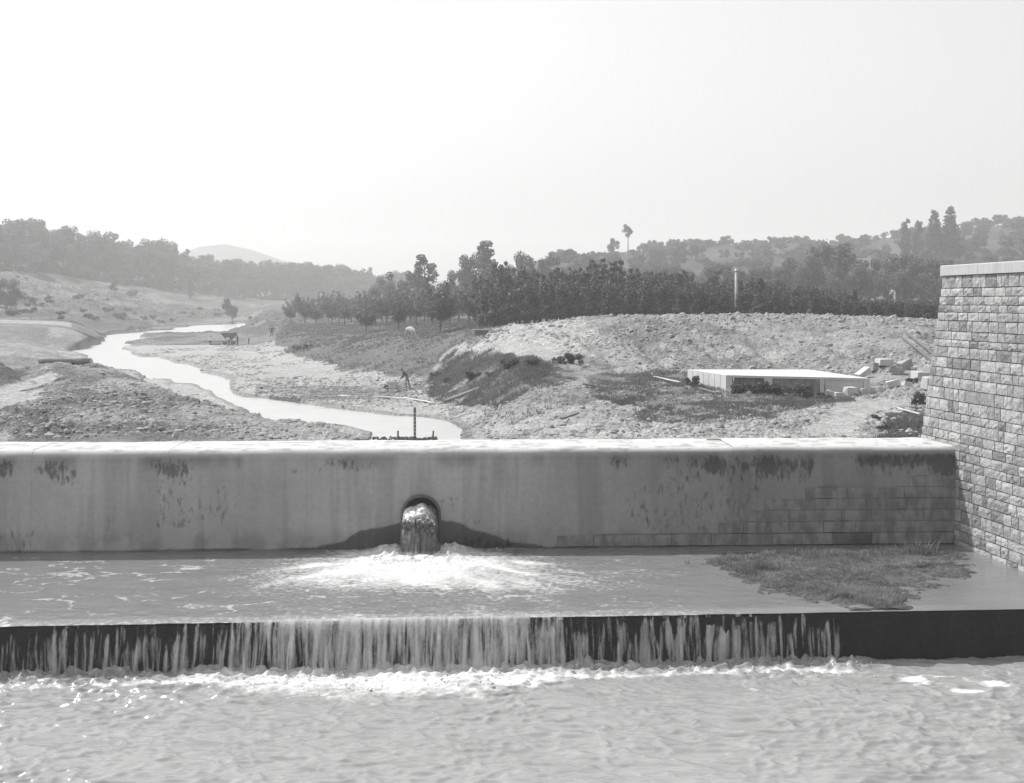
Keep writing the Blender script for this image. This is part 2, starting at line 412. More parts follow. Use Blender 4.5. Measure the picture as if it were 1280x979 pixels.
# (Y, py) or (Y, 'z', v) or (Y, 'w', offset above river level)
RIDGE = {600: (400, 348), 650: (430, 332), 700: (460, 322), 760: (480, 317), 860: (520, 309), 960: (550, 304), 1060: (560, 304), 1120: (560, 297), 1200: (560, 287), 1280: (560, 281), 1500: (560, 272)}
def hill_tail(px):
    R, ry = RIDGE[px]
    return [(200, 388), (260, 372), (340, 352), (R * .9, ry + 10), (R, ry), (R + 150, ry + 7), (1000, ry + 16), (1800, ry + 30)]
LT = lambda *t: list(t)
PROF = {
 -500: [(41, 'z', -5.0), (43, 549), (60, 500), (70, 460), (100, 440), (165, 415), (200, 395), (300, 350), (400, 322), (500, 300), (800, 270), (1800, 290)],
 -150: [(41, 'z', -5.0), (43, 549), (55, 500), (70, 462), (100, 448), (130, 438), (165, 420), (175, 405), (200, 397), (300, 362), (400, 330), (460, 312), (700, 280), (1800, 300)],
 0: [(41, 'z', -5.0), (43, 549), (50, 522), (56, 497), (60, 490), (63, 468), (66, 453), (69, 453), (76, 466), (100, 447), (130, 436), (162, 428), (172, 406), (200, 401), (230, 392), (300, 372), (350, 355), (400, 336), (450, 322), (700, 296), (1800, 310)],
 28: [(41, 'z', -5.0), (43, 549), (50, 522), (57, 500), (63, 481), (68, 470), (75, 462), (100, 447), (130, 437), (163, 429), (173, 407), (200, 402), (260, 388), (330, 366), (405, 336), (450, 324), (700, 300), (1800, 312)],
 50: [(41, 'z', -5.0), (43, 549), (50, 523), (60, 488), (68, 460), (70.5, 451.5), (73, 452), (80, 466), (100, 448), (130, 438), (165, 430), (174, 407), (200, 402), (300, 380), (350, 366), (420, 341), (470, 330), (700, 304), (1800, 315)],
 100: [(41, 'z', -5.0), (43, 549), (50, 521), (60, 480), (68, 456), (71.5, 451.5), (75, 457), (82, 470), (100, 468), (140, 448), (163, 441), (176, 410), (220, 400), (300, 384), (400, 362), (450, 349), (520, 338), (700, 322), (1800, 325)],
 125: [(41, 'z', -5.0), (43, 549), (50, 523), (60, 482), (68, 459), (71, 455), (76, 470), (90, 'w', .1), (230, 'w', .05), (245, 410), (260, 402), (300, 392), (400, 368), (460, 351), (540, 340), (700, 328), (1800, 330)],
 150: [(41, 'z', -5.0), (43, 549), (50, 525), (58, 487), (64, 466), (66.5, 461), (75, 480), (90, 'w', .1), (245, 'w', .1), (256, 406), (275, 399), (320, 392), (400, 373), (470, 353), (540, 342), (800, 332), (1800, 335)],
 200: [(41, 'z', -5.0), (43, 549), (50, 529), (57, 500), (62, 481), (70, 495), (80, 'w', .1), (310, 'w', .2), (325, 404), (345, 397), (420, 381), (500, 354), (560, 346), (800, 338), (1800, 340)],
 250: [(41, 'z', -5.0), (43, 549), (49, 532), (56, 504), (58, 500), (66, 521), (74, 'w', .1), (335, 'w', .2), (352, 402), (385, 394), (480, 376), (550, 362), (620, 352), (1000, 345), (1800, 345)],
 300: [(41, 'z', -5.0), (43, 549), (48, 537), (54, 515), (62, 532), (70, 'w', .1), (370, 'w', .2), (390, 400), (430, 393), (520, 382), (620, 370), (900, 355), (1800, 350)],
 325: [(41, 'z', -5.0), (43, 549), (47, 540), (52, 523), (60, 536), (67, 'w', .1), (215, 'w', .3), (235, 'w', .4), (255, 402), (300, 396), (400, 390), (500, 382), (620, 373), (900, 360), (1800, 352)],
 338: [(41, 'z', -5.0), (43, 549), (47, 540), (52, 526), (60, 538), (67, 'w', .1), (200, 'w', .3), (212, 'w', .8), (225, 408), (260, 400), (350, 390), (500, 382), (620, 374), (900, 361), (1800, 353)],
 350: [(41, 'z', -5.0), (43, 549), (47, 541), (52, 530), (58, 540), (66, 'w', .1), (157, 'w', .25), (164, 421), (200, 408), (260, 398), (350, 390), (500, 382), (620, 374), (900, 362), (1800, 354)],
 400: [(41, 'z', -5.0), (43, 549), (47, 541), (54, 546), (62, 'w', .2), (124, 'w', .25), (134, 434), (142, 428), (170, 417), (250, 402), (400, 390), (600, 378), (900, 364), (1800, 354)],
 450: [(41, 'z', -5.0), (43, 549), (47, 547), (54, 550), (61, 'w', .2), (114, 'w', .3), (123, 440), (130, 429), (150, 421), (200, 408), (300, 396), (600, 380), (900, 364), (1800, 354)],
 500: [(41, 'z', -5.0), (43, 'z', -5.4), (46, 'z', -6.6), (60, 'w', -.2), (72, 'w', .1), (84, 'w', .25), (100, 471), (106, 452), (112, 435), (118, 426), (150, 412), (200, 402), (400, 388), (600, 378), (900, 362), (1800, 354)],
 550: [(41, 'z', -5.0), (43, 'z', -5.4), (46, 'z', -6.6), (60, 'w', -.2), (69, 'w', .1), (80, 506), (88, 488), (98, 460), (107, 435), (115, 423), (150, 408), (200, 400), (400, 382), (600, 370), (900, 358), (1800, 352)],
 575: [(41, 'z', -5.0), (43, 'z', -5.4), (46, 'z', -6.4), (60, 'w', .05), (68, 530), (78, 505), (86, 475), (94, 446), (103, 424), (110, 416), (150, 405), (200, 399), (400, 372), (600, 360), (900, 356), (1800, 350)],
 600: [(41, 'z', -5.0), (43, 549), (52, 556), (61, 546), (70, 517), (76, 495), (82, 470), (88, 448), (93, 430), (98, 417), (106, 411), (150, 404), (200, 399), (300, 380)] + [(400, 348), (500, 352), (1800, 345)],
 650: [(41, 'z', -5.0), (43, 549), (50, 541), (60, 517), (66, 493), (72, 465), (76, 447), (80, 444), (88, 430), (94, 410), (98, 403.5), (110, 406), (150, 402), (200, 397), (300, 372), (430, 334), (600, 340), (1800, 345)],
 700: [(41, 'z', -5.0), (43, 549), (50, 538), (60, 510), (68, 479), (74, 458), (78, 452), (84, 435), (92, 410), (96, 402), (105, 402), (150, 400), (200, 395), (280, 372)] + [(460, 322), (600, 328), (1800, 345)],
 760: [(41, 'z', -5.0), (43, 549), (50, 533), (60, 504), (70, 479), (78, 458), (84, 434), (90, 407), (94, 396), (105, 396.5), (150, 396)] + hill_tail(760),
 860: [(41, 'z', -5.0), (43, 549), (50, 530), (60, 501), (70, 480), (77, 462), (83, 438), (88, 412), (92, 396), (105, 396), (150, 395)] + hill_tail(860),
 960: [(41, 'z', -5.0), (43, 549), (50, 527), (60, 500), (66, 488), (78, 468), (83, 440), (88, 410), (91, 396), (105, 396), (150, 394)] + hill_tail(960),
 1060: [(41, 'z', -5.0), (43, 549), (50, 526), (60, 501), (66, 488), (77, 468), (82, 440), (87, 412), (90, 398), (105, 397), (150, 392)] + hill_tail(1060),
 1120: [(41, 'z', -5.0), (43, 549), (50, 527), (60, 502), (66, 486), (74, 466), (80, 442), (85, 414), (89, 400), (105, 399), (150, 388)] + hill_tail(1120),
 1200: [(41, 'z', -5.0), (43, 549), (50, 527), (60, 503), (70, 478), (78, 440), (85, 418), (92, 408), (105, 402), (150, 386)] + hill_tail(1200),
 1280: [(41, 'z', -5.0), (43, 549), (50, 527), (60, 503), (70, 474), (78, 445), (85, 418), (105, 402), (150, 386)] + hill_tail(1280),
 1600: [(41, 'z', -5.0), (43, 549), (50, 527), (60, 503), (70, 474), (78, 445), (85, 418), (105, 402), (150, 380)] + hill_tail(1500),
}
us = np.concatenate([np.arange(-860, -16, 12), np.arange(-16, 1200, 1.9), np.arange(1200, 2200, 12)])
Ys = np.concatenate([np.arange(40.9, 72, .16), np.arange(72, 105, .24), np.arange(105, 200, .8), np.geomspace(200, 620, 170), np.geomspace(630, 1800, 45)])
def prof_z(pr, Y):
    yy = []; zz = []
    for e in pr:
        y = e[0]; yy.append(y)
        if e[1] == 'z': zz.append(e[2])
        elif e[1] == 'w': zz.append(float(zwater(y)) + e[2])
        else: zz.append((HOR - e[1]) * y / F)
    return np.interp(np.log(Y), np.log(yy), zz)
kn = sorted(PROF)
cols = np.array([prof_z(PROF[k], Ys) for k in kn])          # knots x Y
Zg = np.empty((len(Ys), len(us)))
for j in range(len(Ys)):
    Zg[j] = np.interp(us, kn, cols[:, j])
# smooth
uf = np.arange(-860, 2200, 4.0)
tmp = np.array([np.interp(uf, us, r) for r in Zg])
tmp = gsmooth(tmp, 4.0, 1)
Zg = np.array([np.interp(us, uf, r) for r in tmp])
Zg = gsmooth(Zg, 2.5, 0)
UU, YY = np.meshgrid(us, Ys)
XX = (UU - PX0) * YY / F

def px2river(px, py):
    Y = 100.0
    for _ in range(30): Y = float(-zwater(Y)) * F / (py - HOR)
    return ((px - PX0) * Y / F, Y)
RIV_PX = [(445, 547), (400, 535), (350, 525), (300, 513), (240, 495), (190, 478), (150, 461), (116, 452), (92, 441), (106, 432), (120, 425), (132, 420), (160, 416.5), (190, 413), (215, 409), (250, 406.2), (300, 404.4), (345, 403.6),
          (345, 405.5), (325, 408), (318, 413), (280, 416), (215, 415.6), (180, 418), (171, 424), (158, 431), (155, 438), (175, 445), (205, 452), (240, 460), (262, 474), (275, 488), (300, 497), (330, 499), (400, 505), (470, 512), (530, 520), (575, 529), (596, 540)]
RIV = [px2river(*p) for p in RIV_PX] + [(-1.6, 57), (-1.2, 48), (-4.6, 46), (-7.5, 54)]
nx_ = (fbm(XX * .12, YY * .05, 3, 3) - .5); wob = 1.0 + YY * .012
XN = XX + nx_ * wob * 2.0; YN = YY + (fbm(XX * .15, YY * .05, 9, 3) - .5) * wob * 5.0
near = (YY < 420)
inr = in_poly(XN, YN, RIV) & near
dr = np.where(near, poly_dist(XN, YN, RIV), 99.)
zw = zwater(YY)
base = Zg.copy()

PXV = UU; 
def PYV(): return HOR - Zg / YY * F
py_s = PYV()
nA = (fbm(XX * .4, YY * .25, 21, 6, .7) - .5); nB = (fbm(XX * .4, YY * .25, 31, 6, .7) - .5)
pq = PXV + nA * 70; yq = py_s + nB * 26
def region(poly, w=0): return in_poly(pq, yq, poly).astype(float)
front = (YY < 104)
R_mound = region([(540, 470), (562, 452), (600, 440), (650, 443), (700, 456), (728, 470), (700, 480), (665, 492), (625, 505), (585, 510), (555, 500), (530, 492)]) * front
R_grass2 = region([(745, 470), (790, 462), (860, 468), (905, 485), (1060, 488), (1065, 505), (1000, 512), (960, 522), (870, 540), (800, 530), (790, 512), (740, 500)]) * front
R_grass3 = region([(600, 500), (690, 488), (735, 492), (735, 506), (650, 530), (590, 520)]) * front * .4
R_terr = ((region([(345, 400), (360, 398), (400, 396), (600, 398), (640, 402), (590, 432), (560, 440), (535, 470), (505, 474), (440, 462), (410, 456), (370, 442), (352, 438), (348, 415)])) > 0) & (YY > 92) & (YY < 330)
R_terr = R_terr.astype(float)
R_bush = region([(1078, 552), (1105, 537), (1122, 518), (1165, 506), (1195, 552)]) * front
R_path = region([(985, 545), (1040, 512), (1065, 498), (1140, 494), (1150, 506), (1090, 520), (1065, 545)]) * front
R_spoil = region([(600, 408), (650, 395), (760, 385), (1200, 385), (1200, 460), (1150, 470), (900, 470), (800, 462), (745, 470), (705, 440), (650, 425), (580, 440)]) * (YY < 104) * (YY > 74)
R_sand = region([(560, 470), (590, 430), (640, 402), (730, 398), (745, 425), (740, 445), (690, 448), (640, 440), (600, 436), (560, 462)]) * front * (YY > 76)
R_leftm = region([(60, 455), (150, 458), (260, 500), (400, 530), (470, 549), (0, 560), (0, 515), (60, 480)]) * (YY < 76)
R_track = region([(-50, 505), (30, 482), (60, 470), (62, 478), (40, 495), (0, 520), (-50, 530)]) * (YY < 76)
R_hollow = region([(-60, 445), (12, 450), (28, 470), (20, 484), (-60, 495)]) * (YY < 72)
R_dmound = region([(0, 512), (45, 512), (105, 548), (60, 552), (0, 535)]) * (YY < 60)
R_bank = (region([(-100, 402), (60, 405), (104, 436), (80, 437), (0, 426), (-100, 426)]) > 0) & (YY > 150) & (YY < 185)
left_field = ((YY > 176) & (PXV < 345)).astype(float) * (~inr)
far = sstep(150, 260, YY)
rub = np.clip(R_leftm * 1.0 + R_spoil * .9 + (front & (PXV > 560) & (yq > 480)).astype(float) * .8 * (1 - R_path) + ((yq > 470) & (yq < 512) & (PXV > 330) & (PXV < 560) & front & ~inr) * .9, 0, 1)
rub = rub * (1 - R_track) * (1 - .75 * R_mound) * (1 - .6 * R_grass2)
rub = rub * (.35 + 1.1 * sstep(.35, .65, fbm(XX * .16, YY * .14, 38, 3)))
rub = gsmooth(rub, 3, 0); rub = gsmooth(rub, 3, 1)
clod = (fbm(XX * .9, YY * .9, 41, 2) * .40 + (1 - np.abs(fbm(XX * 2.4, YY * 2.0, 44, 4, .65) * 2 - 1)) * .40 + vnoise(XX * 6.5, YY * 3, 47) * .22 + vnoise(XX * 13, YY * 4, 48) * .14)
nearf = 1 - sstep(120, 180, YY)
disp = rub * (clod - .42) * .46 * nearf
disp += (1 - rub) * nearf * (fbm(XX * .8, YY * .6, 51, 5, .6) - .5) * (.24 + .5 * (PXV < 130) * (YY > 62)) * (1 - .7 * R_path) * (1 - .6 * R_track)
disp += (fbm(XX * .05, YY * .04, 61, 4) - .5) * 3.2 * sstep(180, 330, YY) + (fbm(XX * .22, YY * .09, 71, 5, .6) - .5) * 2.4 * sstep(185, 260, YY)
bar = (dr < 14) & (Zg < zw + .6) & near
disp = np.where(bar, disp * .55 + .10 * (fbm(XX * .35, YY * .2, 75, 3) - .45) * 2, disp)
disp -= R_spoil * .55 * (1 - np.abs(fbm(XX * .55 + YY * .12, YY * .06, 77, 3) * 2 - 1)) ** 6 * sstep(.45, .6, fbm(XX * .1, YY * .1, 78, 2))
disp -= (rub > .2) * .20 * (1 - np.abs(fbm(XX * .3, YY * .35, 79, 4) * 2 - 1)) ** 8
disp *= sstep(41.8, 44.5, YY)
Zg = Zg + disp
flood = sstep(0, 1.2, dr)
Zg = np.where(inr, np.minimum(Zg, zw - .12 - .5 * flood), np.where(near & (YY > 58), np.maximum(Zg, zw + .02 + .10 * sstep(0, 1.5, dr) + rub * (clod - .3) * .12), Zg))

alb = np.full(Zg.shape, .40)
def put(mask, v):
    global alb
    alb = alb * (1 - mask) + v * mask
put((YY > 104) * (1 - (PXV < 345)), .17)                    # valley floor grass
put(((Zg < zw + .8) & (YY < 260) & (dr < 60)).astype(float), .52)    # gravel bar and river bed
put((yq > 503) * (PXV > 560) * front * 1.0, .50)
put(left_field * .95, .25)
put(left_field * sstep(.44, .62, fbm(XX * .22, YY * .07, 82, 6, .7)) * .85, .10)
put(left_field * sstep(.52, .62, fbm(XX * .05, YY * .035, 81, 4)) * .7, .14)
put(R_bank.astype(float) * .8, .27)
put((PXV < 140) * (YY > 62) * (YY < 176) * sstep(.47, .6, fbm(XX * .3, YY * .16, 87, 6, .7)) * .6, .22)
put(((PXV < 90) & (YY > 184) & (YY < 205)).astype(float) * .8, .50)
put(R_spoil, .42)
put(R_spoil * sstep(.5, .62, fbm(XX * .5, YY * .5, 84, 4)) * .6, .27)
put(R_spoil * sstep(.54, .6, fbm(XX * .2, YY * .25, 87, 5, .65)) * .6, .20)
put(front * (PXV > 560) * (yq > 480) * sstep(.52, .6, fbm(XX * .5, YY * .4, 89, 5, .65)) * .6, .26)
put(R_sand, .52)
put(R_leftm, .30)
put(R_leftm * sstep(.5, .62, fbm(XX * .35, YY * .3, 85, 4)) * .7, .46)
put(R_leftm * sstep(.52, .62, fbm(XX * .4 + 9, YY * .3, 86, 4)) * .7, .17)
put(R_leftm * sstep(220, 330, PXV) * .6, .48)
put(((yq > 470) & (yq < 503) & (PXV > 320) & (PXV < 560) & (YY < 95) & (YY > 76)).astype(float) * sstep(.42, .55, fbm(XX * .3, YY * .3, 88, 3)), .22)
put(R_track, .52)
put(R_hollow, .17); put(R_dmound * .8, .17)
put(R_terr, .19)
put(R_mound, .17); put(R_mound * sstep(.52, .6, fbm(XX * .7, YY * .6, 90, 4)), .30); put(R_grass2 * .8, .19); put(R_grass3, .2)
put(R_bush, .12); put(R_path, .50)
put((PXV > 560) * sstep(240, 330, YY), .085)
put((PXV > 560) * sstep(240, 330, YY) * sstep(.5, .62, fbm(XX * .03, YY * .02, 91, 4)), .13)
alb = np.where(near & ~inr & (dr < .6) & (YY > 50), alb * .75, alb)
alb = np.clip(alb * (1 + (fbm(XX * 1.5, YY * 1.2, 95, 3) - .5) * .35), .04, .6)
V = np.stack([XX, YY, Zg], -1).reshape(-1, 3)
g = link('ground', np_mesh('ground', V, grid_quads(*Zg.shape), attrs={'alb': alb}), M['ground'])
tag(g, kind='structure')

def zt(x, y):
    u = PX0 + F * x / y
    j = np.clip(np.searchsorted(Ys, y) - 1, 0, len(Ys) - 2); i = np.clip(np.searchsorted(us, u) - 1, 0, len(us) - 2)
    fy = np.clip((y - Ys[j]) / (Ys[j + 1] - Ys[j]), 0, 1); fx = np.clip((u - us[i]) / (us[i + 1] - us[i]), 0, 1)
    return (Zg[j, i] * (1 - fx) + Zg[j, i + 1] * fx) * (1 - fy) + (Zg[j + 1, i] * (1 - fx) + Zg[j + 1, i + 1] * fx) * fy
def on(px, Y, dz=0.0):
    x = (px - PX0) * Y / F
    return Vector((x, Y, float(zt(x, Y)) + dz))

# river surface
yr = np.concatenate([np.arange(44, 130, 1.0), np.geomspace(130, 430, 80)])
ur = np.arange(30, 660, 7.0)
U2, Y2 = np.meshgrid(ur, yr)
X2 = (U2 - PX0) * Y2 / F
rz = zwater(Y2)
rf = np.zeros_like(rz)
r = link('river_water', np_mesh('river_water', np.stack([X2, Y2, rz], -1).reshape(-1, 3), grid_quads(*rz.shape), attrs={'foam': rf}), M['river'])
tag(r, kind='structure')

# distant hill
xs = np.linspace(-1500, 900, 90); ys = np.linspace(1500, 2300, 16)
Xh, Yh = np.meshgrid(xs, ys)
xc = (285 - PX0) * 1900 / F
hh = 24 * np.exp(-((Xh - xc) / 70) ** 2) + 46 * np.exp(-((Xh - xc - 20) / 210) ** 2) + 16 * (fbm(Xh * .008, Yh * .008, 3, 4) - .5)
prof = np.exp(-((Yh - 1900) / 230) ** 2)
Zh = 20 + hh * prof * 1.0
link('distant_hill', np_mesh('distant_hill', np.stack([Xh, Yh, Zh + 4], -1).reshape(-1, 3) * .74, grid_quads(*Zh.shape)), M['hill'])['kind'] = 'structure'

# ------------------------------------------------------------------ the dam wall
DY0, DSL = 39.05, 0.045
dam_rz = math.atan(DSL)
dam = empty('dam_wall', (0, DY0, -8.0), dam_rz)
tag(dam, 'long pale concrete dam wall with a flat sunlit crest crossing the whole view', 'dam')
H = 3.25
def front_y(z): return .03 * z
OUTX = -2.96
ROWS = [(.04, 1.4), (.42, 6.9), (.80, 7.4), (1.17, 8.6), (1.54, 9.7), (1.90, 13.0)]
joints = [-47, -42.3, -37.6, -33.1, -28.7, -24.3, -19.8, -15.4, -11.05, -6.65, -1.56, 2.9, 7.3, 11.7, 14.92]
prof = [(front_y(z), z) for z in np.arange(-.6, 2.96, .05)]
for a in np.linspace(0, math.pi / 2, 8)[0:]:
    prof.append((front_y(2.97) + .24 * (1 - math.cos(a)), 2.97 + .26 * math.sin(a)))
for y in np.linspace(.45, 2.62, 9): prof.append((y, H - .02 + .02 * math.sin(y)))
prof += [(2.66, H - .12), (2.66, 1.0)]
prof = np.array(prof)
def wet_line(x):
    d = x - OUTX
    h = .88 * np.exp(-(np.abs(d) / 2.35) ** 2.6) * (1 - .0 * d) + .05
    h += (fbm(x * 1.6, x * 0 + 3, 5, 4) - .5) * .35 * (.25 + np.exp(-(d / 3) ** 2))
    return h
for i in range(len(joints) - 1):
    x0, x1 = joints[i] + .002, joints[i + 1] - .002
    nx = max(2, int((x1 - x0) / .06)); xs = np.linspace(x0, x1, nx)
    if x1 < -17: xs = np.linspace(x0, x1, 20)
    Xp, K = np.meshgrid(xs, np.arange(len(prof)))
    Yp = prof[K, 0]; Zp = prof[K, 1].copy()
    Zp += sstep(3.05, 3.2, Zp) * ((fbm(Xp * .7, Yp * .7, 12, 3) - .5) * .05 - (i % 3) * .006)
    Yp = Yp + (1 - sstep(2.2, 2.9, Zp)) * (fbm(Xp * .5, Zp * .5, 14, 3) - .5) * .03
    Yp = Yp + ((i * 37) % 5) * .002
    a = .33 * (1 + (fbm(Xp * .35, Zp * .5, 16, 4) - .5) * .35)
    a *= 1 + (fbm(Xp * 3.0, Zp * .35, 18, 3) - .5) * .16                       # streaks of run-off
    a *= 1 - .10 * sstep(.0, .02, .018 - np.abs(((Zp + .07) % .66) - .33))      # board lines
    # dark growth and streaks under the crest
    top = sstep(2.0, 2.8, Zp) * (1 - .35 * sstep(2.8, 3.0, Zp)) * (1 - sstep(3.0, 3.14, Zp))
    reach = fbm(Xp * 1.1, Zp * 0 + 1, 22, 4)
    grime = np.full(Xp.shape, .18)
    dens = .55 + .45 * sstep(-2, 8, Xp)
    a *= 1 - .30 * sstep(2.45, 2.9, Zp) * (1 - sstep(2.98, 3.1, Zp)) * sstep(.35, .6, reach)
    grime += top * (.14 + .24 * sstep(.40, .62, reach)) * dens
    patch = sstep(.50, .66, fbm(Xp * .55, Zp * .7, 28, 3))
    grime += patch * .25 * (1 - sstep(2.4, 3.0, Zp)) + patch * .10 * sstep(2.3, 2.8, Zp)
    grime += .07 * sstep(7, 12, Xp) + .18 * sstep(.35, .1, Zp) * sstep(-14, 4, Xp)
    grime = np.where(Zp > 3.0, .2, grime)
    # run of a wet leak at the right
    leak = np.exp(-((Xp - 10.7) / .45) ** 2) * sstep(.2, .9, Zp) * (1 - sstep(1.7, 2.1, Zp)) + np.exp(-((Xp - 10.5) / .3) ** 2) * (Zp < .9)
    a *= 1 - .5 * np.clip(leak, 0, 1) * sstep(.38, .55, fbm(Xp * 4, Zp * 1.5, 30, 3))
    # wet band at the water line and splash either side of the outlet
    wl = wet_line(Xp)
    wet = 1 - sstep(wl - .03, wl + .03, Zp)
    low = 1 - sstep(.3, .8, Zp)
    a *= 1 - .22 * low * sstep(.4, .6, fbm(Xp * 1.3, Zp, 33, 3))
    a = np.where(Zp < 3.0, a * (1 - .72 * wet), a)
    for (rz0, rx0) in ROWS: a = np.where((Zp > rz0 + .005) & (Zp < rz0 + .37) & (Xp > rx0 + .4), a * (.42 + .5 * sstep(.45, .58, fbm(Xp * .9, Zp * 2, 58, 3))), a)
    crest = sstep(3.08, 3.2, Zp) * (Yp > .1)
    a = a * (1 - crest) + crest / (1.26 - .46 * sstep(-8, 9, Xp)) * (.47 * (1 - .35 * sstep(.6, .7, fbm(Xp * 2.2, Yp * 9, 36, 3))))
    # the outlet opening is cut through the section that holds it
    V = np.stack([Xp, Yp, Zp], -1).reshape(-1, 3)
    q = grid_quads(len(prof), len(xs))
    if x0 < OUTX < x1:
        c = V[q].mean(1)
        hole = (np.abs(c[:, 0] - OUTX) < .56) & (c[:, 1] < .2) & (c[:, 2] < 1.15 + .56 * np.sqrt(np.clip(1 - ((c[:, 0] - OUTX) / .56) ** 2, 0, 1))) & (c[:, 2] > .35)
        q = q[~hole]
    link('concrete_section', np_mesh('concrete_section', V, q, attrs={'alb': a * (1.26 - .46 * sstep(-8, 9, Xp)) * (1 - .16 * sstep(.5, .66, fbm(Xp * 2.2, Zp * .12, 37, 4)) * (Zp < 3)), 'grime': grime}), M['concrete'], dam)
# core behind the sections, with the culvert running through it
core = MB()
for lo, hi in (((-47, .10, -.6), (OUTX - .56, 2.6, 3.0)), ((OUTX + .56, .10, -.6), (14.9, 2.6, 3.0)), ((OUTX - .56, .12, 1.73), (OUTX + .56, 2.6, 3.0)), ((OUTX - .56, .12, -.6), (OUTX + .56, 2.6, .3))):
    core.box(lo, hi)
core.obj('wall_core', M['joint'], dam)
# culvert rim
rim = MB()
pts = [(OUTX - .60, 0, .1), (OUTX - .60, 0, .6)] + [(OUTX - .60 * math.cos(a), 0, 1.12 + .60 * math.sin(a)) for a in np.linspace(0, math.pi, 15)] + [(OUTX + .62, 0, .6), (OUTX + .66, 0, .1)]
rim.tube([Vector(p) + Vector((0, -.01, 0)) for p in pts], .05, 8)
rim.obj('culvert_rim', M['wet_facing'], dam, smooth=True)
# stone facing blocks of the lower right of the wall
rb = random.Random(5)
rows = ROWS
blk = []
for ri, (z0, xs0) in enumerate(rows):
    x = xs0 + rb.uniform(-.3, .3)
    while x < 14.8:
        w = rb.uniform(.75, 1.35) if ri < 2 else rb.uniform(.9, 2.0)
        x2 = min(x + w, 14.86)
        if 14.86 - x2 < .4: x2 = 14.86
        h = .355
        skip = False
        if not skip:
            b = MB()
            nxx, nzz = 5, 3
            vs = []
            for jz in range(nzz):
                for ix in range(nxx):
                    vx = x + .008 + (x2 - x - .016) * ix / (nxx - 1); vz = z0 + .008 + (h - .010) * jz / (nzz - 1)
                    e = (ix in (0, nxx - 1)) or (jz in (0, nzz - 1))
                    vx += 0 if e and ix in (0, nxx-1) else rb.uniform(-.03, .03)
                    vs.append((vx, front_y(vz) - (.022 if e else .032) - rb.uniform(0, .008), vz + (rb.uniform(-.008, .008) if e else 0)))
            fs = [(r_*nxx+c, r_*nxx+c+1, (r_+1)*nxx+c+1, (r_+1)*nxx+c) for r_ in range(nzz-1) for c in range(nxx-1)]
            ring = [c for c in range(nxx)] + [nxx*2-1] + [nxx*3-1-c for c in range(nxx)] + [nxx]
            n0 = len(vs)
            for k in ring: vs.append((vs[k][0], front_y(vs[k][2]) + .04, vs[k][2]))
            for k in range(len(ring)):
                k2 = (k + 1) % len(ring); fs.append((ring[k], n0 + k, n0 + k2, ring[k2]))
            b.add(vs, fs)
            wetb = (ri == 0 and rb.random() < .25) or (ri == 1 and x > 11 and rb.random() < .2)
            b.obj('facing_block', M['wet_facing'] if wetb else M['facing'], dam)
        x = x2

# ------------------------------------------------------------------ masonry abutment
ABX, ABY, ABZ = 14.66, 39.7, -8.6
Uv = Vector((.13, -1, 0)).normalized(); Vv = Vector((.02, 0, 1)); Nv = Uv.cross(Vv).normalized()
ab = empty('stone_abutment', (ABX, ABY, ABZ))
tag(ab, 'tall battered abutment of rough squared stone courses under a smooth coping', 'abutment')
def ufar(z):    # face coordinate of the far corner at height z (world)
    Yf = 42.25 - (z + 4.8) * .24
    return (ABY - Yf) / .9917
def apt(u, v, n=0.0):   # local point on the face
    return Uv * u + Vv * v + Nv * n
core = MB()
UE = 14.0
TOP = 9.5
zc = [0, TOP]
back = Vector((22, 0, 0))
p0 = apt(ufar(ABZ), 0, -.02); p1 = apt(UE, 0, -.02); p2 = apt(UE, TOP, -.02); p3 = apt(ufar(ABZ + TOP), TOP, -.02)
vs = [p0, p1, p2, p3] + [p + back for p in (p0, p1, p2, p3)]
core.add(vs, [(0,1,2,3),(4,7,6,5),(0,4,5,1),(1,5,6,2),(2,6,7,3),(3,7,4,0)])
core.obj('mortar_core', M['mortar'], ab)
rs = random.Random(11)
variants = []
def stone_verts(rr, rough=1.0):
    nx, nz = 5, 4
    vs = []
    for j in range(nz):
        for i in range(nx):
            e = i in (0, nx-1) or j in (0, nz-1)
            x = i / (nx - 1); z = j / (nz - 1)
            if not e:
                x += rr.uniform(-.07, .07); z += rr.uniform(-.07, .07)
            d = (.012 + rr.uniform(-.008, .010)) if e else (.030 + rr.uniform(-.022, .022) * rough)
            if e:
                if i == 0: x += rr.uniform(0, .02)
                if i == nx-1: x -= rr.uniform(0, .02)
                if j == 0: z += rr.uniform(0, .045)
                if j == nz-1: z -= rr.uniform(0, .045)
            vs.append((x, z, d))
    fs = [(r_*nx+c, r_*nx+c+1, (r_+1)*nx+c+1, (r_+1)*nx+c) for r_ in range(nz-1) for c in range(nx-1)]
    ring = list(range(nx)) + [nx*2-1, nx*3-1] + [nx*4-1-c for c in range(nx)] + [nx*2, nx]
    n0 = len(vs)
    for k in ring: vs.append((vs[k][0], vs[k][1], -.05))
    for k in range(len(ring)):
        k2 = (k+1) % len(ring); fs.append((ring[k], n0+k, n0+k2, ring[k2]))
    return vs, fs
for k in range(16):
    for mi in range(4):
        pass
    vs, fs = stone_verts(rs)
    me = bpy.data.meshes.new('stone'); me.from_pydata(vs, [], fs); me.update()
    variants.append((me, vs, fs))
stone_me = [[None] * 4 for _ in range(16)]
for k in range(16):
    for mi in range(4):
        me = variants[k][0].copy(); me.materials.append(M['ashlar'][mi]); stone_me[k][mi] = me
